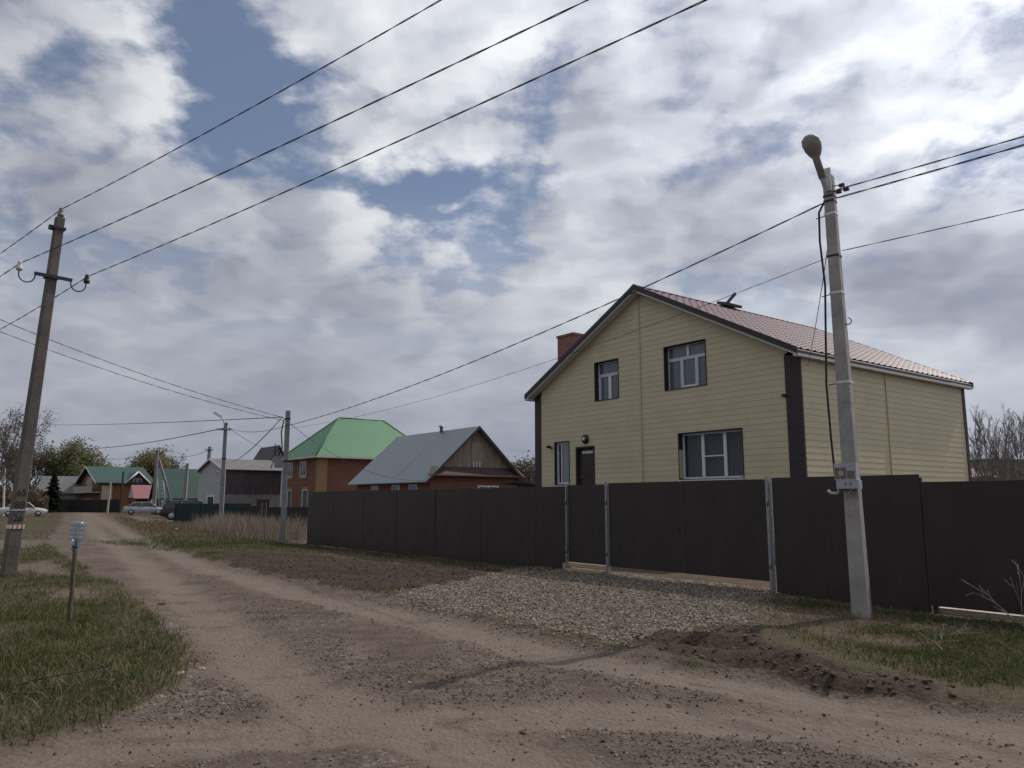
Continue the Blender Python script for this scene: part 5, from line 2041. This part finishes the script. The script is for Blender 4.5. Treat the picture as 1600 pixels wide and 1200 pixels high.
# orange and rose building far right
cr = at(1522, 748, 66)
hr_ = empty('brick_outbuilding', (cr.x, cr.y, 0), 0.25, 'low tan brick building with a rose metal lean-to behind the bare trees', 'building')
mb = MB()
zt_ = at(1540, 720, 66).z
mb.box(1.1, 8.0, 0, 6, -0.3, zt_)
mb.build('wall', M['beige_panel'], hr_)
mb = MB()
mb.box(0.9, 8.3, -0.25, 6.2, zt_, zt_ + 0.18)
mb.build('roof', M['roof_slate'], hr_)
zl_ = at(1525, 731, 64).z
for (a, b) in ((-2.5, 1.05), (4.6, 8.4)):
    mb = MB()
    mb.add([(a, -1.6, zl_ - 0.75), (b, -1.6, zl_ - 0.75), (b, -0.02, zl_), (a, -0.02, zl_), (a, -1.6, zl_ - 0.83), (b, -1.6, zl_ - 0.83), (b, -0.02, zl_ - 0.08), (a, -0.02, zl_ - 0.08)],
           [(0, 1, 2, 3), (7, 6, 5, 4), (0, 4, 5, 1), (1, 5, 6, 2), (0, 3, 7, 4)])
    mb.build('lean_to_roof', M['roof_rose'], hr_)
    mb = MB()
    mb.box(a + 0.1, b - 0.1, -1.4, -0.03, -0.3, zl_ - 0.84)
    mb.build('lean_to_wall', M['wood_brown'], hr_)
far_window(hr_, 'front', 2.4, 3.6, 1.8, 3.2, 8)


# ------------------------------------------------------------------ far fences
def slab_fence(name, label, pts, h, mat, rail=None, seg=2.2):
    t = empty(name, (pts[0][0], pts[0][1], 0), 0, label, 'fence')
    ox, oy = pts[0]
    for (a, b) in zip(pts[:-1], pts[1:]):
        L = math.hypot(b[0] - a[0], b[1] - a[1])
        k = max(1, int(L / seg))
        an = math.atan2(b[1] - a[1], b[0] - a[0])
        me = sheet_mesh('panel', L / k - 0.06, h, 0.24, 0.035)
        for i in range(k):
            o = link_mesh('panel', me, M[mat], t)
            o.location = (a[0] - ox + (b[0] - a[0]) * i / k, a[1] - oy + (b[1] - a[1]) * i / k, R.uniform(-0.03, 0.03))
            o.rotation_euler = (0, 0, an)
            mb = MB()
            mb.box(-0.05, 0.05, -0.06, 0.04, -0.2, h + 0.06)
            mb.build('post', M[rail or mat], t, o.location, (0, 0, an))
    return t


a_, b_ = at(273, 814, 60), at(392, 815, 58)
slab_fence('green_fence', 'dark green sheet fence hiding most of the black car', [(a_.x, a_.y), (b_.x, b_.y)], at(330, 786.5, 59).z, 'fence_green')
a_, b_ = at(375, 800, 50), at(484, 800, 44)
slab_fence('brown_fence', 'low dark brown fence behind the tall dry weeds', [(a_.x, a_.y), (b_.x, b_.y)], at(430, 791.5, 47).z, 'fence_dark')
a_, b_, c_ = at(40, 795, 108), at(110, 795, 110), at(186, 795, 108)
slab_fence('dark_fence', 'dark paling fence across the end of the road before the log house', [(a_.x, a_.y), (b_.x, b_.y), (c_.x, c_.y)], at(120, 780.5, 109).z, 'fence_dark', seg=1.6)


# ------------------------------------------------------------------ cars
def loft(sections, mat, parent, name):
    """sections: (x, [(half width, z) from sill to top]) joined lengthwise and mirrored"""
    k = len(sections[0][1])
    v, f = [], []
    for (x_, pr) in sections:
        ring = [(x_, w_, z_) for (w_, z_) in pr] + [(x_, -w_, z_) for (w_, z_) in pr[::-1]]
        v += ring
    m_ = 2 * k
    for i in range(len(sections) - 1):
        for j in range(m_):
            f.append((i * m_ + j, i * m_ + (j + 1) % m_, (i + 1) * m_ + (j + 1) % m_, (i + 1) * m_ + j))
    f += [tuple(range(m_))[::-1], tuple(range((len(sections) - 1) * m_, len(sections) * m_))]
    mb = MB()
    mb.add(v, f, True)
    o = mb.build(name, M[mat], parent)
    es = o.modifiers.new('edge', 'EDGE_SPLIT')
    es.split_angle = math.radians(38)
    return o


def make_car(label, loc, yaw, paint, kind='sedan', z=0.0, group=None):
    c = empty('parked_car', (loc[0], loc[1], z), yaw, label, 'car', group)
    if kind == 'suv':
        L, Wd, belt, rf, wr = 4.6, 0.92, 1.02, 1.66, 0.36
        hood, tail = 1.02, 1.02
        gh = [(-2.12, 0.98), (-1.98, 1.58), (-1.5, rf), (0.35, rf), (0.72, 1.58), (1.35, 1.02)]
    elif kind == 'boxy':
        L, Wd, belt, rf, wr = 4.25, 0.83, 0.88, 1.40, 0.29
        hood, tail = 0.86, 0.92
        gh = [(-1.45, 0.92), (-1.02, 1.36), (-0.85, rf), (0.30, rf), (0.42, 1.37), (0.98, 0.88)]
    else:
        L, Wd, belt, rf, wr = 4.5, 0.87, 0.92, 1.44, 0.31
        hood, tail = 0.86, 1.00
        gh = [(-1.85, 0.98), (-1.15, 1.36), (-0.75, rf), (0.25, rf), (0.55, 1.38), (1.30, 0.90)]
    h2 = L / 2
    S = []
    for (x_, top, wf, bot) in ((-h2, tail - 0.32, 0.82, 0.42), (-h2 + 0.06, tail - 0.05, 0.90, 0.34), (-h2 + 0.35, tail, 0.98, 0.26), (-h2 + 0.9, belt + 0.06, 1.0, 0.24), (-0.3, belt, 1.0, 0.22),
                               (0.9, belt, 1.0, 0.24), (1.25, hood, 0.99, 0.24), (h2 - 0.35, hood - 0.10, 0.95, 0.26), (h2 - 0.07, hood - 0.24, 0.88, 0.34), (h2, hood - 0.42, 0.80, 0.42)):
        w_ = Wd * wf
        S.append((x_, [(w_ * 0.93, bot), (w_, bot + 0.16), (w_ * 1.0, (bot + top) / 2 + 0.06), (w_ * 0.95, top - 0.06), (w_ * 0.86, top)]))
    loft(S, paint, c, 'body')
    S = []
    for (x_, z_) in gh:
        k = (z_ - belt) / (rf - belt)
        wt = Wd * (0.93 - 0.20 * max(0, k))
        S.append((x_, [(Wd * 0.90, belt - 0.04), (Wd * 0.88 + (wt - Wd * 0.88) * 0.5, belt + (z_ - belt) * 0.5 + 0.01), (wt, max(z_ - 0.03, belt)), (wt * 0.85, max(z_, belt + 0.01))]))
    loft(S, 'car_glass', c, 'window')
    wt = Wd * 0.735
    mb = MB()
    xs_ = [p[0] for p in gh if p[1] > rf - 0.09]
    mb.prism([(-wt, rf - 0.03), (-wt * 0.86, rf + 0.012), (wt * 0.86, rf + 0.012), (wt, rf - 0.03)], 'x', min(xs_) - 0.05, max(xs_) + 0.05)
    mb.build('roof', M[paint], c)
    mb = MB()
    for sg in (-1, 1):
        for (i, j) in ((0, 1), (1, 2), (4, 5), (3, 4)):
            p, q = gh[i], gh[j]
            f1 = lambda z_: Wd * (0.935 - 0.20 * max(0, (z_ - belt) / (rf - belt)))
            mb.tube([(p[0], sg * f1(p[1]), p[1]), (q[0], sg * f1(q[1]), q[1] - 0.01)], 0.04, 5)
        mid = (gh[2][0] + gh[3][0]) / 2 - 0.1
        mb.tube([(mid - 0.05, sg * Wd * 0.93, belt), (mid, sg * Wd * 0.745, rf - 0.02)], 0.04, 5)
    mb.build('pillar', M[paint], c)
    for sg in (-1, 1):
        for xw in (-h2 + 0.85, h2 - 0.85):
            rot = Matrix.Rotation(math.pi / 2, 3, 'X')
            mb = MB()
            mb.lathe([(wr * 0.6, -0.10), (wr * 0.96, -0.10), (wr, -0.06), (wr, 0.06), (wr * 0.96, 0.10), (wr * 0.6, 0.10)], (xw, sg * (Wd - 0.09), wr), 18, rot)
            wh = mb.build('wheel', M['tyre'], c)
            mb = MB()
            mb.lathe([(wr * 0.66, 0.0), (wr * 0.60, 0.022), (wr * 0.2, 0.012), (0.02, 0.03)], (xw, sg * (Wd + 0.005), wr), 14, Matrix.Rotation(-sg * math.pi / 2, 3, 'X'))
            mb.build('rim', M['alloy'], wh)
        mb = MB()
        mb.cbox((h2 - 0.10, sg * Wd * 0.62, hood - 0.30), (0.14, 0.34, 0.16), Matrix.Rotation(-sg * 0.3, 3, 'Z'))
        mb.build('headlight', M['lamp_clear'], c)
        mb = MB()
        mb.cbox((-h2 + 0.08, sg * Wd * 0.68, tail - 0.22), (0.16, 0.32, 0.18), Matrix.Rotation(sg * 0.3, 3, 'Z'))
        mb.build('taillight', M['lamp_red'], c)
        mb = MB()
        mb.cbox((0.85, sg * (Wd + 0.04), belt + 0.08), (0.14, 0.16, 0.12))
        mb.build('mirror', M[paint], c)
        mb = MB()
        mb.box(-0.55, -0.40, sg * Wd * 1.002 - 0.012, sg * Wd * 1.002 + 0.012, belt - 0.16, belt - 0.13)
        mb.build('door_handle', M['black_metal'], c)
    for sx in (-1, 1):
        mb = MB()
        mb.box(sx * (h2 - 0.02) - 0.09, sx * (h2 - 0.02) + 0.09, -Wd * 0.82, Wd * 0.82, 0.36, 0.54)
        mb.build('bumper', M[paint if kind != 'boxy' else 'black_metal'], c)
    return c


p_ = at(36, 806, 79)
make_car('boxy white sedan parked on the grass beyond the left pole', (p_.x, p_.y), math.radians(31), 'car_white', 'boxy', 0.05)
p_ = at(226, 803, 90)
make_car('silver sedan parked on the verge left of the black car', (p_.x, p_.y), math.radians(24), 'car_silver', 'sedan', 0.03)
p_ = at(250, 812, 66.5)
make_car('black off road car with its rear end beside the green fence', (p_.x + 2.3 * math.cos(0.42), p_.y + 2.3 * math.sin(0.42)), 0.42, 'car_dark', 'suv', 0.0)
p_ = at(302, 812, 74)
make_car('pale car of which only the roof shows over the green fence', (p_.x, p_.y), 0.3, 'car_white', 'suv', 0.0)

# ------------------------------------------------------------------ stake with upturned bottle
sb = G(107, 984)
zs = hz(*sb)
st_top = at(118.5, 851, sb[1])
stake = empty('wooden_stake', (sb[0], sb[1], zs), 0.3, 'slim weathered grey stake standing in the grass under the bottle', 'stake')
ls = Matrix.Rotation(-0.3, 3, 'Z') @ (st_top - Vector((sb[0], sb[1], zs)))
mb = MB()
rings_ = []
for i in range(9):
    k = i / 8
    rings_.append(ls * k + Vector((0.004 * math.sin(i * 2.3), 0.004 * math.cos(i * 1.7), -0.15 if i == 0 else 0)))
mb.tube(rings_, [0.031 - 0.003 * (i / 8) + 0.002 * math.sin(i * 3.1) for i in range(9)], 7)
mb.build('shaft', M['post_wood'], stake)
mb = MB()
mb.tube([ls, ls + Vector((0.006, 0, 0.19))], [0.016, 0.011], 6)
mb.build('tip', M['wood_pale'], stake)
bt = empty('plastic_bottle', (st_top.x, st_top.y, st_top.z), 0.2, 'clear plastic water bottle upturned on top of the stake', 'bottle', tilt=(0, 0.04))
prof = [(0.020, -0.035), (0.020, 0.0), (0.024, 0.006), (0.05, 0.03), (0.078, 0.055), (0.086, 0.075), (0.086, 0.11), (0.080, 0.12), (0.086, 0.13), (0.086, 0.16), (0.080, 0.17), (0.086, 0.18), (0.086, 0.22), (0.080, 0.23),
        (0.086, 0.24), (0.085, 0.275), (0.075, 0.295), (0.05, 0.30), (0.01, 0.285)]
mb = MB()
mb.lathe(prof, (0, 0, 0), 20, None, False)
mb.build('body', M['bottle_plastic'], bt)
mb = MB()
mb.lathe([(0.023, -0.036), (0.034, -0.036), (0.034, -0.004), (0.023, -0.004)], (0, 0, 0), 14, None, False)
mb.build('neck_ring', M['cap_blue'], bt)
mb = MB()
mb.tube([(-0.036, 0, -0.005), (-0.042, 0, -0.06), (-0.028, 0, -0.085)], 0.006, 5)
mb.build('carry_loop', M['cap_blue'], bt)


# ------------------------------------------------------------------ trees
def grow(mb, p, d, L, r, lvl, rng, tips, spec, tw=None):
    """one branch, then the branches on it; spec = (children per level, spread, length ratio, upward pull, sides)"""
    nseg = 4 if lvl == 0 else 3
    pts, rs = [p], [r]
    q, dd = p.copy(), d.copy()
    for i in range(nseg):
        dd = (dd + Vector((rng.gauss(0, 1), rng.gauss(0, 1), rng.gauss(0, 0.6))) * spec['wob'] + Vector((0, 0, spec['up'][min(lvl, len(spec['up']) - 1)]))).normalized()
        q = q + dd * (L / nseg)
        pts.append(q.copy())
        rs.append(max(r * (1 - (i + 1) / nseg * 0.72), spec['rmin']))
    (mb if lvl == 0 or tw is None else tw).tube(pts, rs, spec['sides'][min(lvl, len(spec['sides']) - 1)], False)
    if lvl >= len(spec['kids']):
        tips.append((pts[-1], dd))
        tips.append((pts[-2], dd))
        return
    for k in range(spec['kids'][lvl]):
        t = spec['start'] + (1 - spec['start']) * (k + rng.random()) / spec['kids'][lvl] if lvl == 0 else 0.25 + 0.75 * (k + rng.random()) / spec['kids'][lvl]
        x_ = t * nseg
        i = min(int(x_), nseg - 1)
        base = pts[i].lerp(pts[i + 1], x_ - i)
        axis_ = (pts[i + 1] - pts[i]).normalized()
        o = axis_.orthogonal().normalized()
        o.rotate(Matrix.Rotation(rng.uniform(0, 6.28), 3, axis_))
        nd = (axis_ * math.cos(spec['ang']) + o * math.sin(spec['ang'] * rng.uniform(0.7, 1.25))).normalized()
        ll = L * spec['ratio'] * (1.15 - 0.55 * t if lvl == 0 else rng.uniform(0.75, 1.1))
        grow(mb, base, nd, ll, max(rs[i] * 0.55, spec['rmin']), lvl + 1, rng, tips, spec, tw)


def leaf_cloud(tips, per, spread, size, seed):
    g = np.random.default_rng(seed)
    c = np.array([tuple(t[0]) for t in tips])
    c = np.repeat(c, per, 0)
    n = len(c)
    c = c + g.normal(0, spread, (n, 3))
    a = g.normal(0, 1, (n, 3))
    a /= np.linalg.norm(a, axis=1)[:, None]
    b = np.cross(a, g.normal(0, 1, (n, 3)))
    b /= np.linalg.norm(b, axis=1)[:, None] + 1e-9
    s = size * g.uniform(0.5, 1.3, n)[:, None]
    v = np.stack([c - a * s, c + b * s * 0.55, c + a * s, c - b * s * 0.55], 1).reshape(-1, 3)
    return v, np.arange(n * 4).reshape(n, 4)


def tree(name, label, loc, H, seed, spec, bark, twig_m=None, leaf=None, per=0, spread=0.4, size=0.12, group=None, cat='tree', lean=(0, 0)):
    rng = random.Random(seed)
    t = empty(name, (loc[0], loc[1], loc[2] if len(loc) > 2 else 0), 0, label, cat, group)
    mb, tw, tips = MB(), MB(), []
    grow(mb, Vector((0, 0, -0.2)), Vector((lean[0], lean[1], 1)).normalized(), H * spec['trunk'], H * spec['girth'], 0, rng, tips, spec, tw)
    mb.build('trunk', M[bark], t)
    tw.build('branches', M[twig_m or 'bark_dark'], t)
    if leaf:
        v, f = leaf_cloud(tips, per, spread, size, seed)
        link_mesh('crown', np_mesh('crown', v, f), M[leaf], t)
    return t


SP_WILLOW = dict(kids=[10, 6, 5], start=0.25, ang=0.80, ratio=0.66, up=[0.02, 0.10, 0.05], wob=0.13, rmin=0.025, sides=[7, 5, 3, 3], trunk=0.80, girth=0.030)
SP_BARE = dict(kids=[15, 7, 5], start=0.10, ang=0.42, ratio=0.40, up=[0.02, 0.14, 0.10], wob=0.08, rmin=0.0075, sides=[5, 4, 3, 3], trunk=0.9, girth=0.013)
SP_BIRCH = dict(kids=[16, 6, 5], start=0.28, ang=0.62, ratio=0.33, up=[0.02, 0.10, 0.0], wob=0.10, rmin=0.013, sides=[6, 4, 3, 3], trunk=0.92, girth=0.011)


def gpos(px, Y):
    r = pixel_ray(px, 782)
    return (r[0] / r[1] * Y, Y, 0)


def top(py, Y):
    return at(800, py, Y).z


tree('willow_tree', 'broad pale green willow rising behind the spruce', gpos(84, 140), top(686, 140) * 0.84, 3, SP_WILLOW, 'bark_dark', None, 'leaf_spring', 11, 0.6, 0.24, 'trees beyond the houses')
tree('willow_tree', 'smaller rounded willow touching the log house roof', gpos(124, 150), top(706, 150) * 0.84, 5, SP_WILLOW, 'bark_dark', None, 'leaf_spring', 8, 0.5, 0.22, 'trees beyond the houses')
tree('willow_tree', 'olive tree crown left of the broad willow, behind the left pole', gpos(46, 138), top(700, 138) * 0.84, 6, SP_WILLOW, 'bark_dark', None, 'leaf_brown', 6, 0.55, 0.2, 'trees beyond the houses')
tree('willow_tree', 'pale green tree crown above the middle of the log house roof', gpos(214, 160), top(706, 160) * 0.84, 8, SP_WILLOW, 'bark_dark', None, 'leaf_olive', 8, 0.6, 0.24, 'trees beyond the houses')
tree('willow_tree', 'pale green tree crown just left of the strutted pole', gpos(236, 165), top(708, 165) * 0.84, 9, SP_WILLOW, 'bark_dark', None, 'leaf_olive', 8, 0.55, 0.24, 'trees beyond the houses')
tree('willow_tree', 'low green tree crown over the teal roof right of the strutted pole', gpos(268, 170), top(716, 170) * 0.84, 10, SP_WILLOW, 'bark_dark', None, 'leaf_spring', 7, 0.5, 0.24, 'trees beyond the houses')
tree('willow_tree', 'small bushy tree peeping over the log house ridge at its left end', gpos(168, 165), top(721, 165) * 0.84, 12, SP_WILLOW, 'bark_dark', None, 'leaf_olive', 6, 0.5, 0.22, 'trees beyond the houses')
for i, (px_, Y_, ty, lab) in enumerate(((8, 84, 640, 'white trunked birch at the left edge of the picture'), (19, 88, 650, 'white trunked birch just left of the numbered pole'),
                                        (-12, 80, 650, 'leafless birch reaching in over the left edge'), (32, 95, 668, 'thin birch hidden partly by the numbered pole'))):
    tree('birch_tree', lab, gpos(px_, Y_), top(ty, Y_), 30 + i, SP_BIRCH, 'bark_birch' if i < 2 else 'bark_grey', None, 'leaf_brown', 1, 0.35, 0.10, 'birches by the white car')
for i, (px_, Y_, ty, lab) in enumerate(((818, 85, 735, 'bushy bare tree above the low shed roof'), (834, 88, 727, 'bare tree touching the left corner of the yellow house'))):
    tree('bare_tree', lab, gpos(px_, Y_), top(ty, Y_), 50 + i, SP_WILLOW, 'bark_grey', None, 'leaf_brown', 4, 0.4, 0.16, 'trees behind the low shed')
tree('bare_tree', 'thin far tree over the garage roof left of the bent street light', gpos(290, 150), top(714, 150), 61, SP_BIRCH, 'bark_grey', None, 'leaf_brown', 1, 0.4, 0.15, 'trees beyond the houses')
right = [(1521, 47, 690), (1532, 50, 655), (1545, 48, 648), (1556, 52, 640), (1566, 47, 645), (1577, 51, 652), (1588, 48, 668), (1597, 52, 655), (1608, 47, 650), (1622, 50, 645)]
words_ = ['first', 'second', 'third', 'fourth', 'fifth', 'sixth', 'seventh', 'eighth', 'ninth', 'tenth']
for i, (px_, Y_, ty) in enumerate(right):
    tree('bare_tree', words_[i] + ' leafless upright tree counted rightwards from the yellow house', gpos(px_, Y_), top(ty, Y_) * 0.93, 70 + i, SP_BARE, 'twig', 'twig', None,
         group='bare trees right of the yellow house', lean=(R.uniform(-0.12, 0.05), 0))
# spruce
sp = gpos(82, 106)
spr = empty('spruce_tree', sp, 0, 'small dark spruce in front of the grey roofed house', 'tree')
Hs = top(741, 106)
mb = MB()
mb.tube([(0, 0, -0.2), (0, 0, Hs * 0.95)], [0.13, 0.02], 6)
mb.build('trunk', M['bark_dark'], spr)
g = np.random.default_rng(5)
n = 5200
k = g.uniform(0, 1, n) ** 0.75
zz = 0.35 + k * (Hs - 0.4)
rad = (1 - k) ** 0.85 * 2.3 * (0.72 + 0.28 * np.sin(k * 60)) * np.sqrt(g.uniform(0.15, 1, n)) + 0.05
th_ = g.uniform(0, 6.28, n)
rad *= 0.8 + 0.25 * np.sin(th_ * 5 + k * 20)
c = np.stack([rad * np.cos(th_), rad * np.sin(th_), zz - rad * 0.18], 1)
d = np.stack([np.cos(th_), np.sin(th_), -0.35 + g.normal(0, 0.25, n)], 1)
s = np.stack([-np.sin(th_), np.cos(th_), g.normal(0, 0.4, n)], 1)
L_ = g.uniform(0.12, 0.3, n)[:, None]
v = np.stack([c - d * L_, c + s * 0.06, c + d * L_, c - s * 0.06], 1).reshape(-1, 3)
link_mesh('crown', np_mesh('crown', v, np.arange(n * 4).reshape(n, 4)), M['needle'], spr)
# dark undergrowth behind the white car
g = np.random.default_rng(15)
n = 9000
px_ = g.uniform(-40, 75, n)
Y_ = g.uniform(98, 112, n)
hgt_ = np.array([3.2]) * (0.5 + 0.7 * vnoise(px_ * 0.09, Y_ * 0.1, 4))
X_ = (px_ - 800) / 1213 * Y_
c = np.stack([X_, Y_, g.uniform(0, 1, n) * hgt_], 1)
a = g.normal(0, 1, (n, 3)) * 0.16
b = g.normal(0, 1, (n, 3)) * 0.10
v = np.stack([c - a, c + b, c + a, c - b], 1).reshape(-1, 3)
o = link_mesh('shrubbery', np_mesh('shrubbery', v, np.arange(n * 4).reshape(n, 4)), M['leaf_brown'])
tag(o, 'brown leafless thicket behind the white sedan', 'thicket', kind='stuff')


# ------------------------------------------------------------------ branches and litter
def twig_thing(name, label, cat, base, d, L, r, seed, mat, spec, group=None):
    rng = random.Random(seed)
    t = empty(name, base, 0, label, cat, group)
    mb, tips = MB(), []
    grow(mb, Vector((0, 0, 0)), Vector(d).normalized(), L, r, 0, rng, tips, spec)
    mb.build('stem', M[mat], t)
    return t


SP_TWIG = dict(kids=[3, 2], start=0.3, ang=0.55, ratio=0.5, up=[0.0, 0.0, 0.0], wob=0.12, rmin=0.003, sides=[5, 4, 3], trunk=1, girth=0.01)
SP_TWIG2 = dict(SP_TWIG, up=[-0.02, -0.05, -0.05])
b_ = G(1625, 1000)
twig_thing('bare_shrub', 'bare twig leaning across the fence at the right edge', 'shrub', (b_[0] - 0.05, b_[1], hz(*b_)), (-0.85, 0.25, 0.8), 0.75, 0.007, 4, 'twig', SP_TWIG)
b_ = G(1600, 1012)
twig_thing('bare_shrub', 'second bare twig close behind the leaning one at the right edge', 'shrub', (b_[0] + 0.1, b_[1] + 0.1, hz(*b_)), (0.1, 0.1, 1), 0.8, 0.006, 9, 'twig', SP_TWIG)
for i, (px_, py_, d, L) in enumerate(((1500, 1012, (-1, -0.15, 0.05), 0.9), (1475, 1028, (0.3, 1, 0.25), 0.55), (1400, 990, (1, -0.5, 0.03), 1.2), (1380, 985, (1, -0.85, 0.0), 1.5), (1450, 1005, (1, -0.2, 0.08), 0.8),
                                      (1420, 1000, (0.9, 0.3, 0.04), 0.7), (1340, 965, (1, -0.7, 0.02), 1.2))):
    b_ = G(px_, py_)
    twig_thing('dead_branch', words_[i] + ' from the left of the thin dead branches lying on the bank under the fence' if False else
               ('pale forked dead branch on the bank', 'short upright end of a dead branch on the bank', 'long thin dead branch along the bank', 'longest thin dead branch starting at the lamp pole',
                'grey dead branch crossing the others on the bank', 'small dark dead branch in the middle of the bank', 'thin stalk lying against the foot of the lamp pole')[i],
               'branch', (b_[0], b_[1], hz(*b_) + 0.03), d, L * 0.8, 0.006, 90 + i, 'twig_pale' if i in (0, 1) else 'twig', SP_TWIG2, 'dead branches on the bank')
for i, (px_, py_, d, L) in enumerate(((30, 1085, (1, 0.5, 0.15), 0.7), (15, 1100, (1, 0.2, 0.1), 0.8), (60, 1095, (0.8, 0.7, 0.12), 0.6))):
    b_ = G(px_, py_)
    twig_thing('dead_branch', ('upper dark dry branch lying in the grass at the left edge', 'lower dark dry branch lying in the grass at the left edge', 'dark dry branch in the grass, furthest right of three')[i],
               'branch', (b_[0], b_[1], hz(*b_) + 0.04), d, L, 0.009, 120 + i, 'bark_dark', SP_TWIG2, 'dead branches in the left verge')
for i, (px_, py_, s_, mt, lab) in enumerate(((275, 828, 0.17, 'litter_white', 'white scrap of litter in the yellow grass'), (443, 867, 0.06, 'litter_white', 'tiny white scrap below the pole in the weeds'),
                                             (314, 1044, 0.055, 'wood_pale', 'splinter of pale wood at the edge of the grass'), (282, 1062, 0.05, 'wood_pale', 'smaller pale wood chip at the grass edge'),
                                             (254, 943, 0.09, 'wood_brown', 'brown stick lying on the road'), (770, 902, 0.05, 'litter_white', 'pale stone by the fence shadow'),
                                             (247, 815, 0.35, 'wood_brown', 'dark lump of earth on the pale strip before the black car'))):
    b_ = G(px_, py_)
    rng = random.Random(200 + i)
    mb = MB()
    base = [Vector((math.cos(t) * s_ * rng.uniform(0.6, 1.2), math.sin(t) * s_ * 0.5 * rng.uniform(0.6, 1.2), s_ * rng.uniform(0.0, 0.12))) for t in np.linspace(0, 5.6, 7)]
    topv = [p * 0.7 + Vector((0, 0, s_ * rng.uniform(0.2, 0.45))) for p in base]
    vs = base + topv
    fs = [(k, (k + 1) % 7, 7 + (k + 1) % 7, 7 + k) for k in range(7)] + [tuple(range(7, 14)), tuple(range(7))[::-1]]
    mb.add(vs, fs)
    o = mb.build(('litter_scrap', 'litter_scrap', 'wood_chip', 'wood_chip', 'stick', 'pale_stone', 'earth_lump')[i], M[mt], None, (b_[0], b_[1], hz(*b_)), (0, 0, rng.uniform(0, 3)))
    tag(o, lab, ('litter', 'litter', 'wood chip', 'wood chip', 'stick', 'stone', 'lump')[i])
